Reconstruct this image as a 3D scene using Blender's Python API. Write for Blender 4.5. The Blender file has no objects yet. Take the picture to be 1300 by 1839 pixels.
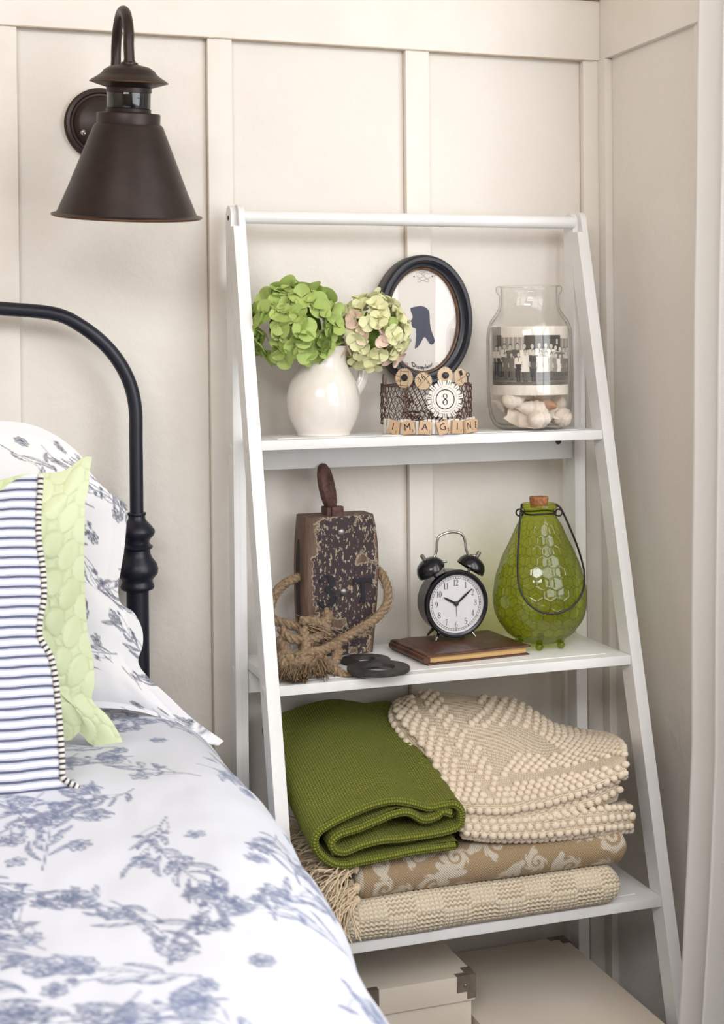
import bpy, bmesh, math, random
import numpy as np
from mathutils import Matrix, Vector, Euler
random.seed(7); rng = np.random.default_rng(7)
scn = bpy.context.scene
COL = scn.collection
PI = math.pi

# ------------------------------------------------------------------ camera
F_PX, CX, CY = 2562.43, 650.0, 641.24
CAM = np.array([-0.4730, -1.9622, 1.1514])
YAW, PITCH, ROLL = 0.3264, -0.0088, -0.0098
_f = np.array([math.sin(YAW)*math.cos(PITCH), math.cos(YAW)*math.cos(PITCH), math.sin(PITCH)])
_r0 = np.array([math.cos(YAW), -math.sin(YAW), 0.0]); _u0 = np.cross(_r0, _f)
_r = _r0*math.cos(ROLL)+_u0*math.sin(ROLL); _u = -_r0*math.sin(ROLL)+_u0*math.cos(ROLL)
cd = bpy.data.cameras.new('camera'); cam = bpy.data.objects.new('camera', cd); COL.objects.link(cam)
cam.matrix_world = Matrix(((_r[0], _u[0], -_f[0], CAM[0]), (_r[1], _u[1], -_f[1], CAM[1]), (_r[2], _u[2], -_f[2], CAM[2]), (0, 0, 0, 1)))
cd.sensor_fit = 'VERTICAL'; cd.sensor_height = 36.0; cd.sensor_width = 36.0*1300/1839
cd.lens = F_PX*36/1839; cd.shift_y = -(919.5-CY)/1839; cd.clip_start = 0.05
cd.dof.use_dof = True; cd.dof.focus_distance = 1.98; cd.dof.aperture_fstop = 9.0
scn.camera = cam
def at(px, py, axis, val):
    """pixel of the photograph + a known plane (axis 0/1/2 = x/y/z) -> point of the room"""
    d = _f*F_PX + _r*(px-CX) - _u*(py-CY)
    return CAM + d*((val-CAM[axis])/d[axis])

# ------------------------------------------------------------------ world and light
w = bpy.data.worlds.new('world'); scn.world = w; w.use_nodes = True
bg = w.node_tree.nodes['Background']; bg.inputs[0].default_value = (0.95, 0.97, 1.0, 1); bg.inputs[1].default_value = 1.0
def area(name, loc, target, sx, sy, power, col):
    l = bpy.data.lights.new(name, 'AREA'); l.shape = 'RECTANGLE'; l.size = sx; l.size_y = sy; l.energy = power; l.color = col
    o = bpy.data.objects.new(name, l); COL.objects.link(o); o.location = loc
    o.rotation_euler = (Vector(target)-Vector(loc)).to_track_quat('-Z', 'Y').to_euler(); return o
area('window_daylight', (0.60, -1.42, 1.50), (-0.35, -0.15, 1.0), 1.3, 1.25, 17, (0.97, 0.985, 1.0))
area('room_fill', (-1.15, -2.6, 2.3), (0.05, -0.1, 1.0), 1.3, 0.8, 37, (0.98, 0.985, 1.0))  # added soft fill high at the left inside the closed room, no opening there
scn.view_settings.view_transform = 'Standard'; scn.view_settings.look = 'None'
scn.view_settings.gamma = 1.0; scn.view_settings.use_curve_mapping = False
scn.view_settings.exposure = 0.25
scn.cycles.max_bounces = 10; scn.cycles.transparent_max_bounces = 24

# ------------------------------------------------------------------ materials
def L(c):
    c = np.array(c)/255.0
    return tuple(float(v) for v in np.where(c <= .04045, c/12.92, ((c+.055)/1.055)**2.4))+(1.0,)
class Mat:
    def __init__(s, name):
        s.m = bpy.data.materials.new(name); s.m.use_nodes = True; s.t = s.m.node_tree; s.n = s.t.nodes; s.b = s.n['Principled BSDF']
    def node(s, kind, **kw):
        n = s.n.new(kind)
        for k, v in kw.items():
            if k in n.inputs: n.inputs[k].default_value = v
            else: setattr(n, k, v)
        return n
    def link(s, a, b): s.t.links.new(a, b)
    def coords(s, kind='Object'):
        tc = s.node('ShaderNodeTexCoord'); return tc.outputs[kind]
    def noise(s, vec, scale, detail=4, rough=.55):
        n = s.node('ShaderNodeTexNoise'); n.inputs['Scale'].default_value = scale; n.inputs['Detail'].default_value = detail
        n.inputs['Roughness'].default_value = rough; s.link(vec, n.inputs['Vector']); return n.outputs['Fac']
    def ramp(s, fac, stops, interp='LINEAR'):
        r = s.node('ShaderNodeValToRGB'); r.color_ramp.interpolation = interp; el = r.color_ramp.elements
        while len(el) < len(stops): el.new(0.5)
        for e, (p, c) in zip(el, stops): e.position = p; e.color = c
        s.link(fac, r.inputs[0]); return r.outputs[0]
    def mix(s, fac, a, b):
        m = s.node('ShaderNodeMix', data_type='RGBA')
        for sock, v in ((m.inputs[0], fac), (m.inputs[6], a), (m.inputs[7], b)):
            if hasattr(v, 'links'): s.link(v, sock)
            else: sock.default_value = v
        return m.outputs[2]
    def math(s, op, a, b=None, c=None):
        m = s.node('ShaderNodeMath', operation=op)
        for i, v in enumerate((a, b, c)):
            if v is None: continue
            if hasattr(v, 'links'): s.link(v, m.inputs[i])
            else: m.inputs[i].default_value = v
        return m.outputs[0]
    def bump(s, h, strength=.3, dist=.001, prev=None):
        b = s.node('ShaderNodeBump'); b.inputs['Strength'].default_value = strength; b.inputs['Distance'].default_value = dist
        s.link(h, b.inputs['Height'])
        if prev is not None: s.link(prev, b.inputs['Normal'])
        s.link(b.outputs[0], s.b.inputs['Normal']); return b.outputs[0]
    def base(s, v):
        if hasattr(v, 'links'): s.link(v, s.b.inputs['Base Color'])
        else: s.b.inputs['Base Color'].default_value = v
    def set(s, **kw):
        for k, v in kw.items(): s.b.inputs[k.replace('_', ' ')].default_value = v
        return s
def pm(name, col, rough=.5, col2=None, scale=30, bump=0, bscale=250, dist=.0008, metal=0, spec=.5, lo=.35, hi=.65, coords='Object', **kw):
    M = Mat(name); M.set(Roughness=rough, Metallic=metal); M.b.inputs['Specular IOR Level'].default_value = spec
    v = M.coords(coords)
    if col2 is not None: M.base(M.ramp(M.noise(v, scale), [(lo, L(col)), (hi, L(col2))]))
    else: M.base(L(col))
    if bump: M.bump(M.noise(v, bscale, 5), bump, dist)
    for k, x in kw.items(): M.b.inputs[k.replace('_', ' ')].default_value = x
    return M.m

m_wall = pm('cream_plaster_paint', (230, 225, 218), .62, (226, 220, 212), 5, .55, 55, .003)
m_wood_paint = pm('cream_trim_paint', (232, 227, 220), .5, (228, 222, 214), 14, .25, 90, .0012)
m_white = pm('white_satin_paint', (236, 236, 236), .38, (230, 230, 229), 20, .08, 60, .0008)
m_warm = pm('warm_room_paint', (226, 209, 186), .7)
m_screwhole = pm('dark_screw', (60, 55, 50), .5)
m_cap = pm('white_plastic_cap', (226, 226, 224), .35)
m_ceiling = pm('ceiling_board', (196, 168, 132), .7, (180, 150, 112), 40)
m_floor = pm('brown_floor_board', (84, 60, 42), .5, (66, 46, 32), 12)
def bronze():
    M = Mat('oil_rubbed_bronze'); v = M.coords()
    M.base(M.ramp(M.noise(v, 40), [(.3, L((46, 38, 37))), (.7, L((56, 46, 43)))]))
    M.set(Metallic=.55, Roughness=.42); M.bump(M.noise(v, 400), .08, .0005); return M.m
m_bronze = bronze()
m_copper = pm('worn_copper_edge', (92, 62, 44), .4, metal=.7)
m_sensor = pm('glossy_sensor_window', (8, 10, 16), .08, spec=.8)
m_chrome = pm('chrome', (190, 186, 180), .16, metal=1.0)
m_iron = pm('navy_black_iron', (17, 20, 34), .4, (22, 26, 42), 40, .1, 300)
m_blackgloss = pm('black_gloss_enamel', (16, 17, 24), .2, spec=.6)
m_frame = pm('black_lacquer_wood', (22, 25, 36), .33, (28, 31, 43), 30)
m_frame_side = pm('worn_brown_black_edge', (72, 64, 58), .5, (52, 47, 44), 60)
m_gilt = pm('worn_gilt_lip', (120, 84, 58), .45, (74, 50, 38), 90)
m_paper = pm('cream_card', (232, 226, 220), .6)
m_ink = pm('dark_ink', (28, 26, 30), .6)
m_inkblue = pm('blue_black_ink', (22, 36, 66), .4)
m_greyink = pm('pale_grey_ink', (140, 134, 130), .6)
m_ceramic = pm('white_glazed_ceramic', (238, 233, 226), .12, (228, 220, 210), 18, .05, 30, .002, spec=.6)
m_porc_foot = pm('bare_clay_foot', (198, 186, 168), .6)
def clear(name, tint, refl=.12, edge=.45, rough=.02, bump=0):
    M = Mat(name); M.n.remove(M.b)
    tr = M.node('ShaderNodeBsdfTransparent'); gl = M.node('ShaderNodeBsdfGlossy'); gl.inputs['Roughness'].default_value = rough
    lw = M.node('ShaderNodeLayerWeight'); lw.inputs['Blend'].default_value = .35
    tr2 = M.ramp(lw.outputs['Facing'], [(0.55, tint[0]), (.98, tint[1])]); M.link(tr2, tr.inputs[0])
    lw2 = M.node('ShaderNodeLayerWeight'); lw2.inputs['Blend'].default_value = .5
    fr_ = M.math('MULTIPLY_ADD', M.math('POWER', lw2.outputs['Facing'], 4.0), .55, .035)
    mx = M.node('ShaderNodeMixShader'); M.link(fr_, mx.inputs[0]); M.link(tr.outputs[0], mx.inputs[1]); M.link(gl.outputs[0], mx.inputs[2])
    M.link(mx.outputs[0], M.n['Material Output'].inputs[0]); return M.m
m_glass = clear('clear_jar_glass', ((.992, .992, .987, 1), (.42, .38, .32, 1)))
m_green_glass = clear('green_bottle_glass', (L((214, 222, 140)), L((128, 146, 50))), rough=.05)
m_frameglass = clear('picture_glass', ((.99, .99, .99, 1), (.9, .9, .9, 1)))
m_cork = pm('cork', (178, 122, 80), .8, (140, 88, 54), 260, .4, 400)
m_wire = pm('black_wire', (26, 24, 24), .45)
m_steel = pm('dark_forged_steel', (52, 50, 52), .5, (72, 70, 70), 60, .3, 200, metal=.4)
m_steelbright = pm('worn_bright_steel', (120, 118, 116), .35, (150, 148, 145), 80, metal=.8)
m_leather = pm('old_brown_leather', (96, 62, 48), .42, (64, 38, 30), 35, .5, 260, .0008)
m_leather_edge = pm('scuffed_leather_edge', (150, 104, 62), .7, (104, 66, 44), 120, .5, 400)
def pages():
    M = Mat('aged_page_edges'); v = M.coords(); mp = M.node('ShaderNodeMapping'); mp.inputs['Scale'].default_value = (8, 8, 900); M.link(v, mp.inputs[0])
    n = M.noise(mp.outputs[0], 1.0, 3); M.base(M.ramp(n, [(.3, L((178, 138, 84))), (.7, L((216, 182, 122)))])); M.bump(n, .4, .0005); M.set(Roughness=.75); return M.m
m_pages = pages()
m_rust = pm('rusty_mesh_wire', (98, 66, 58), .7, (70, 46, 44), 200)
m_tile = pm('maple_letter_tile', (214, 184, 152), .45, (200, 166, 132), 60)
m_card = pm('vintage_card', (212, 190, 160), .7, (196, 170, 138), 60)
m_pleat = pm('white_pleated_paper', (228, 224, 216), .7)
m_shell = pm('white_seashell', (236, 226, 214), .45, (220, 204, 188), 60, .3, 160)
m_shell_brown = pm('brown_speckled_seashell', (214, 170, 134), .45, (120, 70, 48), 90, .3, 160, lo=.42, hi=.58)
m_kraft = pm('cream_storage_board', (226, 216, 202), .5, (220, 209, 194), 8)
m_boxmetal = pm('brushed_nickel_corner', (138, 128, 116), .38, (118, 108, 98), 60, metal=.45)
m_dark = pm('dark_gap', (40, 30, 24), .8)
m_mattress = pm('white_mattress', (225, 226, 230), .8)
m_stem = pm('green_stem', (120, 150, 62), .6)

def peeling():
    M = Mat('peeling_painted_wood'); v = M.coords()
    mp = M.node('ShaderNodeMapping'); mp.inputs['Scale'].default_value = (60, 60, 6); M.link(v, mp.inputs[0])
    wood = M.ramp(M.noise(mp.outputs[0], 3, 5), [(.3, L((80, 62, 52))), (.7, L((122, 98, 82)))])
    mask = M.node('ShaderNodeAttribute', attribute_name='paint').outputs['Fac']
    big = M.noise(v, 42, 9, .68); mp2 = M.node('ShaderNodeMapping'); mp2.inputs['Scale'].default_value = (1.5, 1, .8); M.link(v, mp2.inputs[0])
    fine = M.noise(mp2.outputs[0], 210, 6, .6)
    val = M.math('ADD', M.math('MULTIPLY', M.math('SUBTRACT', big, .5), 2.0), mask)
    paint = M.ramp(val, [(.49, (0, 0, 0, 1)), (.51, (1, 1, 1, 1))])
    edge = M.ramp(val, [(.44, (0, 0, 0, 1)), (.47, (1, 1, 1, 1)), (.515, (1, 1, 1, 1)), (.545, (0, 0, 0, 1))])
    chips = M.math('MULTIPLY', M.ramp(fine, [(.585, (0, 0, 0, 1)), (.60, (1, 1, 1, 1))]), M.ramp(val, [(.5, (0, 0, 0, 1)), (.6, (1, 1, 1, 1))]))
    c = M.mix(paint, wood, L((56, 42, 46)))
    c = M.mix(M.math('MAXIMUM', edge, chips), c, L((174, 160, 136)))
    M.base(c); M.set(Roughness=.7); M.bump(M.math('ADD', paint, M.noise(v, 300)), .5, .0008); return M.m
m_peel = peeling()
m_decal = pm('dark_navy_stencil_paint', (10, 12, 24), .6, (20, 20, 32), 200)

def fabric_weave(name, c1, c2, su, sv, strength=.7, dist=.0012, rough=.9, hi=.85):
    """basket weave: over-and-under bumps counted in UV metres"""
    M = Mat(name); uv = M.node('ShaderNodeUVMap').outputs[0]; sp = M.node('ShaderNodeSeparateXYZ'); M.link(uv, sp.inputs[0])
    a = M.math('SINE', M.math('MULTIPLY', sp.outputs[0], 2*PI/su)); b = M.math('SINE', M.math('MULTIPLY', sp.outputs[1], 2*PI/sv))
    h = M.math('MULTIPLY', a, b); hf = M.math('MULTIPLY_ADD', M.math('ABSOLUTE', h), .8, M.math('MULTIPLY', M.noise(uv, 900, 2), .5))
    M.base(M.mix(M.noise(uv, 30), M.ramp(hf, [(.1, L(c1)), (hi, L(c2))]), M.ramp(hf, [(.2, L(c1)), (1, L(c2))])))
    M.bump(hf, strength, dist); M.set(Roughness=rough); M.b.inputs['Sheen Weight'].default_value = .06; M.b.inputs['Specular IOR Level'].default_value = .1
    return M.m
m_throw_green = fabric_weave('green_basket_weave_wool', (84, 92, 22), (148, 154, 62), .0068, .0068, 1.0, .0026)
def yarn(name, c1, c2, sc=500, bump=.6):
    M = Mat(name); v = M.coords(); n = M.noise(v, sc, 3); M.base(M.ramp(n, [(.3, L(c1)), (.7, L(c2))])); M.bump(n, bump, .0008)
    M.set(Roughness=.92); M.b.inputs['Sheen Weight'].default_value = .2; M.b.inputs['Specular IOR Level'].default_value = .12; return M
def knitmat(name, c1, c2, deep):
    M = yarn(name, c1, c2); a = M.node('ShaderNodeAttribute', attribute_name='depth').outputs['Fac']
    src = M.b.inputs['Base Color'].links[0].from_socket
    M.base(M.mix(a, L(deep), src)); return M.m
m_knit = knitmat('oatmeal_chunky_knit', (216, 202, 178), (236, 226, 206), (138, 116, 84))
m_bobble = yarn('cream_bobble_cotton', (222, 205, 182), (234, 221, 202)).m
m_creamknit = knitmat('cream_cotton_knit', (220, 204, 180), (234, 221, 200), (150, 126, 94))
m_fringe = yarn('natural_fringe_yarn', (212, 190, 158), (232, 214, 184), 700).m
def rope_mat():
    M = Mat('jute_rope'); v = M.coords(); n = M.noise(v, 260, 5, .7); M.base(M.ramp(n, [(.25, L((106, 88, 70))), (.75, L((184, 160, 132)))]))
    M.bump(n, .9, .0015); M.set(Roughness=.95); M.b.inputs['Specular IOR Level'].default_value = .1; return M.m
m_rope = rope_mat()
def printed(name, ground, ink, ink2=None, bumps=.15, sheen=.1):
    M = Mat(name); a = M.node('ShaderNodeAttribute', attribute_name='print').outputs['Fac']; v = M.coords()
    k = L(ink) if ink2 is None else M.ramp(M.noise(v, 9), [(.35, L(ink)), (.65, L(ink2))])
    M.base(M.mix(a, L(ground), k)); M.bump(M.noise(v, 28, 4), bumps, .004); M.set(Roughness=.85); M.b.inputs['Sheen Weight'].default_value = sheen
    M.b.inputs['Specular IOR Level'].default_value = .2; return M
m_duvet = printed('white_cotton_with_blue_floral_print', (215, 219, 230), (108, 122, 158), (88, 100, 134)).m
m_sham = printed('white_cotton_with_indigo_floral_print', (234, 234, 238), (72, 80, 104)).m
def jacq():
    M = printed('tan_jacquard_with_cream_scrolls', (184, 160, 128), (234, 224, 206), bumps=.1)
    uv = M.node('ShaderNodeUVMap').outputs[0]; sp = M.node('ShaderNodeSeparateXYZ'); M.link(uv, sp.inputs[0])
    h = M.math('MULTIPLY', M.math('SINE', M.math('MULTIPLY', sp.outputs[0], 2*PI/.0034)), M.math('SINE', M.math('MULTIPLY', sp.outputs[1], 2*PI/.0034)))
    src = M.b.inputs['Base Color'].links[0].from_socket
    M.base(M.mix(M.math('MULTIPLY_ADD', h, .25, .25), src, L((140, 112, 78)))); M.bump(h, .8, .0008); return M.m
m_jacq = jacq()
def ticking():
    M = Mat('blue_ticking_stripe_cotton'); uv = M.node('ShaderNodeUVMap').outputs[0]; sp = M.node('ShaderNodeSeparateXYZ'); M.link(uv, sp.inputs[0])
    p = M.math('FRACT', M.math('DIVIDE', sp.outputs[1], .0102))
    tw = M.math('FRACT', M.math('ADD', M.math('MULTIPLY', sp.outputs[0], 420), M.math('MULTIPLY', sp.outputs[1], 600)))
    tws = M.ramp(tw, [(.0, (1, 1, 1, 1)), (.6, (1, 1, 1, 1)), (.75, (.25, .25, .25, 1))])
    W_, B_, D_ = L((232, 232, 235)), L((134, 148, 192)), L((54, 58, 78))
    thin = M.ramp(p, [(0, W_), (.06, B_), (.13, W_), (.55, B_), (.62, W_)], 'CONSTANT')
    mid = M.ramp(p, [(0, (0, 0, 0, 1)), (.19, (1, 1, 1, 1)), (.48, (0, 0, 0, 1))], 'CONSTANT')
    M.base(M.mix(M.math('MULTIPLY', mid, tws), M.mix(mid, thin, L((150, 158, 190))), D_)); M.set(Roughness=.85); M.b.inputs['Specular IOR Level'].default_value = .2
    M.bump(M.noise(M.coords(), 30), .12, .004); return M.m
m_tick = ticking()
def cord():
    M = Mat('striped_piping_cord'); uv = M.node('ShaderNodeUVMap').outputs[0]; sp = M.node('ShaderNodeSeparateXYZ'); M.link(uv, sp.inputs[0])
    p = M.math('FRACT', M.math('DIVIDE', sp.outputs[1], .0102)); M.base(M.ramp(p, [(0, L((52, 54, 70))), (.42, L((222, 216, 206)))], 'CONSTANT')); M.set(Roughness=.85); return M.m
m_cord = cord()
def quilt():
    M = Mat('pale_green_quilted_satin'); a = M.node('ShaderNodeAttribute', attribute_name='print').outputs['Fac']; v = M.coords()
    M.base(M.mix(a, M.ramp(M.noise(v, 8), [(.3, L((200, 211, 168))), (.7, L((208, 218, 178)))]), L((182, 192, 146)))); M.set(Roughness=.4); M.b.inputs['Sheen Weight'].default_value = .3
    M.bump(M.noise(v, 55, 4), .35, .003); return M.m
m_quilt = quilt()
def curtain_mat():
    M = Mat('white_slub_linen'); v = M.coords(); mp = M.node('ShaderNodeMapping'); mp.inputs['Scale'].default_value = (1, 30, 900); M.link(v, mp.inputs[0])
    mp2 = M.node('ShaderNodeMapping'); mp2.inputs['Scale'].default_value = (500, 500, 12); M.link(v, mp2.inputs[0])
    n = M.math('ADD', M.noise(mp.outputs[0], 1.5, 3), M.noise(mp2.outputs[0], 1.5, 3))
    M.base(M.ramp(n, [(.4, L((226, 220, 216))), (.8, L((240, 238, 236)))])); M.bump(n, .3, .0006); M.set(Roughness=.9)
    M.n.remove(M.n['Material Output']); out = M.node('ShaderNodeOutputMaterial'); tl = M.node('ShaderNodeBsdfTranslucent'); tl.inputs[0].default_value = L((236, 234, 230))
    mx = M.node('ShaderNodeMixShader'); mx.inputs[0].default_value = .35; M.link(M.b.outputs[0], mx.inputs[1]); M.link(tl.outputs[0], mx.inputs[2]); M.link(mx.outputs[0], out.inputs[0]); return M.m
m_curtain = curtain_mat()
def sepia():
    M = Mat('sepia_photograph_print'); c = M.node('ShaderNodeAttribute', attribute_name='tone').outputs['Color']; M.base(c); M.set(Roughness=.35); return M.m
m_photo = sepia()
def petal(name, c1, c2):
    M = Mat(name); oi = M.node('ShaderNodeObjectInfo').outputs['Random']; v = M.coords()
    M.base(M.mix(M.noise(v, 60), M.ramp(oi, [(0, L(c1)), (1, L(c2))]), M.ramp(oi, [(0, L(c2)), (1, L(c1))]))); M.set(Roughness=.55)
    M.b.inputs['Subsurface Weight'].default_value = .12; M.b.inputs['Subsurface Radius'].default_value = (.004, .006, .001); return M.m
m_petal_g = petal('green_hydrangea_petal', (150, 176, 84), (188, 204, 126))
m_petal_y = petal('pale_lime_hydrangea_petal', (214, 218, 160), (232, 228, 190))
m_petal_p = petal('pink_blushed_hydrangea_petal', (238, 200, 194), (232, 220, 194))

# ------------------------------------------------------------------ mesh helpers
def mesh(verts, faces, name='m', smooth=True, uv=None, attrs=None):
    me = bpy.data.meshes.new(name); me.from_pydata([tuple(map(float, v)) for v in verts], [], faces)
    if smooth: me.shade_smooth()
    if uv is not None:
        lay = me.uv_layers.new(name='UVMap'); li = np.empty(len(me.loops), dtype=np.int32); me.loops.foreach_get('vertex_index', li)
        lay.data.foreach_set('uv', np.asarray(uv, dtype=np.float32)[li].ravel())
    for k, v in (attrs or {}).items():
        v = np.asarray(v, dtype=np.float32)
        if v.ndim == 1: me.attributes.new(k, 'FLOAT', 'POINT').data.foreach_set('value', v)
        else: me.attributes.new(k, 'FLOAT_COLOR', 'POINT').data.foreach_set('color', v.ravel())
    return me
class MB:
    """collects shapes that belong to ONE part"""
    def __init__(s): s.v = []; s.f = []
    def add(s, v, f):
        o = len(s.v); s.v.extend([tuple(map(float, p)) for p in v]); s.f.extend([tuple(i+o for i in q) for q in f]); return s
    def box(s, a, b, bev=.0, rot=None, seg=2):
        bm = bmesh.new(); bmesh.ops.create_cube(bm, size=1)
        c = [(a[i]+b[i])/2 for i in range(3)]; d = [abs(b[i]-a[i]) for i in range(3)]
        for v in bm.verts: v.co = Vector([v.co[i]*d[i] for i in range(3)])
        if bev: bmesh.ops.bevel(bm, geom=bm.edges[:], offset=min(bev, min(d)*.45), segments=seg, profile=.7, affect='EDGES')
        R = rot if rot is not None else Matrix.Identity(3)
        V = [R @ v.co + Vector(c) for v in bm.verts]; s.add(V, [[v.index for v in f.verts] for f in bm.faces]); bm.free(); return s
    def tube(s, pts, r, n=10, caps=True, flat=None):
        P = np.array(pts, float); m = len(P); rr = np.full(m, r) if np.isscalar(r) else np.array(r, float)
        T = np.gradient(P, axis=0); T /= np.linalg.norm(T, axis=1)[:, None]+1e-12
        up = np.array([0, 0, 1.0]) if abs(T[0][2]) < .9 else np.array([1.0, 0, 0])
        N = np.cross(T[0], up); N /= np.linalg.norm(N); V = []
        for i in range(m):
            N = N-T[i]*(N@T[i]); N /= np.linalg.norm(N)+1e-12; B = np.cross(T[i], N)
            for k in range(n):
                a = 2*PI*k/n; V.append(P[i]+rr[i]*(math.cos(a)*N+math.sin(a)*B*(flat or 1)))
        Fc = [(i*n+k, i*n+(k+1) % n, (i+1)*n+(k+1) % n, (i+1)*n+k) for i in range(m-1) for k in range(n)]
        if caps: Fc += [tuple(range(n))[::-1], tuple((m-1)*n+k for k in range(n))]
        return s.add(V, Fc)
    def lathe(s, prof, c=(0, 0, 0), n=48, axis='z', close=True):
        V = []; 
        for r, z in prof:
            for k in range(n):
                a = 2*PI*k/n; p = (r*math.cos(a), r*math.sin(a), z) if axis == 'z' else ((r*math.cos(a), z, r*math.sin(a)) if axis == 'y' else (z, r*math.cos(a), r*math.sin(a)))
                V.append((p[0]+c[0], p[1]+c[1], p[2]+c[2]))
        m = len(prof); Fc = [(i*n+k, i*n+(k+1) % n, (i+1)*n+(k+1) % n, (i+1)*n+k) for i in range(m-1) for k in range(n)]
        if close: Fc += [tuple(range(n))[::-1], tuple((m-1)*n+k for k in range(n))]
        return s.add(V, Fc)
    def prism(s, poly, a, b, plane='xz'):
        """polygon extruded from a to b along the remaining axis"""
        def P(u, v, w): return {'xz': (u, w, v), 'yz': (w, u, v), 'xy': (u, v, w)}[plane]
        n = len(poly); V = [P(u, v, a) for u, v in poly]+[P(u, v, b) for u, v in poly]
        return s.add(V, [tuple(range(n))[::-1], tuple(range(n, 2*n))]+[(i, (i+1) % n, n+(i+1) % n, n+i) for i in range(n)])
    def sphere(s, c, r, n=10, m=6, sc=(1, 1, 1)):
        return s.lathe_sphere(c, r, n, m, sc)
    def lathe_sphere(s, c, r, n, m, sc):
        V = [(c[0], c[1], c[2]-r*sc[2])]
        for i in range(1, m):
            t = -PI/2+PI*i/m
            for k in range(n):
                a = 2*PI*k/n; V.append((c[0]+r*sc[0]*math.cos(t)*math.cos(a), c[1]+r*sc[1]*math.cos(t)*math.sin(a), c[2]+r*sc[2]*math.sin(t)))
        V.append((c[0], c[1], c[2]+r*sc[2])); Fc = [(0, 1+(k+1) % n, 1+k) for k in range(n)]
        for i in range(m-2): Fc += [(1+i*n+k, 1+i*n+(k+1) % n, 1+(i+1)*n+(k+1) % n, 1+(i+1)*n+k) for k in range(n)]
        e = len(V)-1; o = 1+(m-2)*n; Fc += [(o+k, o+(k+1) % n, e) for k in range(n)]
        return s.add(V, Fc)
    def xf(s, M):
        s.v = [tuple(M @ Vector(p)) for p in s.v]; return s
    def mesh(s, smooth=True, angle=35):
        me = mesh(s.v, s.f, smooth=smooth)
        if smooth:
            bm = bmesh.new(); bm.from_mesh(me); bmesh.ops.recalc_face_normals(bm, faces=bm.faces[:]); bm.to_mesh(me); bm.free()
            me.set_sharp_from_angle(angle=math.radians(angle))
        return me
def crs(P, n):
    """Catmull-Rom through the points, n samples evenly spread by index"""
    P = np.array(P, float); m = len(P); Q = np.concatenate([(2*P[0]-P[1])[None], P, (2*P[-1]-P[-2])[None]]); t = np.linspace(0, m-1, n); i = np.minimum(t.astype(int), m-2); f = (t-i).reshape([-1]+[1]*(P.ndim-1))
    a, b, c, d = Q[i], Q[i+1], Q[i+2], Q[i+3]
    return .5*((2*b)+(-a+c)*f+(2*a-5*b+4*c-d)*f*f+(-a+3*b-3*c+d)*f**3)
def arcs(P, n):
    """resample a polyline evenly by length"""
    P = np.array(P, float); d = np.r_[0, np.cumsum(np.linalg.norm(np.diff(P, axis=0), axis=1))]; t = np.linspace(0, d[-1], n)
    return np.stack([np.interp(t, d, P[:, k]) for k in range(P.shape[1])], 1)
def smooth_path(P, n): return arcs(crs(P, 12*len(P)), n)
def grid_faces(nv, nu, o=0, closed=False):
    c = nu if closed else nu-1
    return [(o+i*nu+k, o+i*nu+(k+1) % nu, o+(i+1)*nu+(k+1) % nu, o+(i+1)*nu+k) for i in range(nv-1) for k in range(c)]
def gridnormals(P):
    du = np.gradient(P, axis=1); dv = np.gradient(P, axis=0); N = np.cross(du, dv); return N/(np.linalg.norm(N, axis=2)[..., None]+1e-12)
def vnoise(x, y, seed=0, oct=3):
    """smooth value noise"""
    out = np.zeros(np.broadcast(x, y).shape); amp = 1; tot = 0
    for o in range(oct):
        g = np.random.default_rng(seed+o).random((64, 64)); xi = np.floor(x).astype(int); yi = np.floor(y).astype(int); fx = x-xi; fy = y-yi
        fx = fx*fx*(3-2*fx); fy = fy*fy*(3-2*fy); a = g[xi % 64, yi % 64]; b = g[(xi+1) % 64, yi % 64]; c = g[xi % 64, (yi+1) % 64]; d = g[(xi+1) % 64, (yi+1) % 64]
        out += amp*((a*(1-fx)+b*fx)*(1-fy)+(c*(1-fx)+d*fx)*fy); tot += amp; amp *= .5; x = x*2.03; y = y*2.03
    return out/tot-.5

# ------------------------------------------------------------------ object helpers
def thing(name, label, cat, loc=(0, 0, 0), rotz=0, group=None, rot=None):
    o = bpy.data.objects.new(name, None); o.empty_display_size = .02; COL.objects.link(o); o.location = loc
    o.rotation_euler = rot if rot is not None else (0, 0, rotz)
    o['label'] = label; o['category'] = cat
    if group: o['group'] = group
    return o
def wmat(o): return Matrix.LocRotScale(o.location, o.rotation_euler, o.scale)
def part(name, me, m, parent, world=True, label=None, kind=None):
    """a part (or sub-part) of a thing; geometry given in room coordinates when world, else in the thing's own"""
    if isinstance(me, MB): me = me.mesh()
    if me.users == 0 or not me.materials: me.materials.clear(); me.materials.append(m)
    me.name = name; o = bpy.data.objects.new(name, me); COL.objects.link(o); o.parent = parent
    if world and parent.parent is None and parent.data is None: o.matrix_parent_inverse = wmat(parent).inverted()
    elif world and parent.parent is None: o.matrix_parent_inverse = wmat(parent).inverted()
    if label: o['label'] = label
    if kind: o['kind'] = kind
    return o
def single(name, me, m, label=None, cat=None, group=None, kind=None):
    """a thing or a piece of the setting that is one mesh; its origin is put at the middle of its base"""
    if isinstance(me, MB): me = me.mesh()
    me.materials.clear(); me.materials.append(m); me.name = name
    n = len(me.vertices); co = np.empty(n*3, dtype=np.float32); me.vertices.foreach_get('co', co); co = co.reshape(-1, 3)
    o0 = np.array([(co[:, 0].min()+co[:, 0].max())/2, (co[:, 1].min()+co[:, 1].max())/2, co[:, 2].min()], dtype=np.float32)
    me.vertices.foreach_set('co', (co-o0).ravel()); o = bpy.data.objects.new(name, me); COL.objects.link(o); o.location = [float(x) for x in o0]
    if label: o['label'] = label
    if cat: o['category'] = cat
    if group: o['group'] = group
    if kind: o['kind'] = kind
    return o
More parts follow.
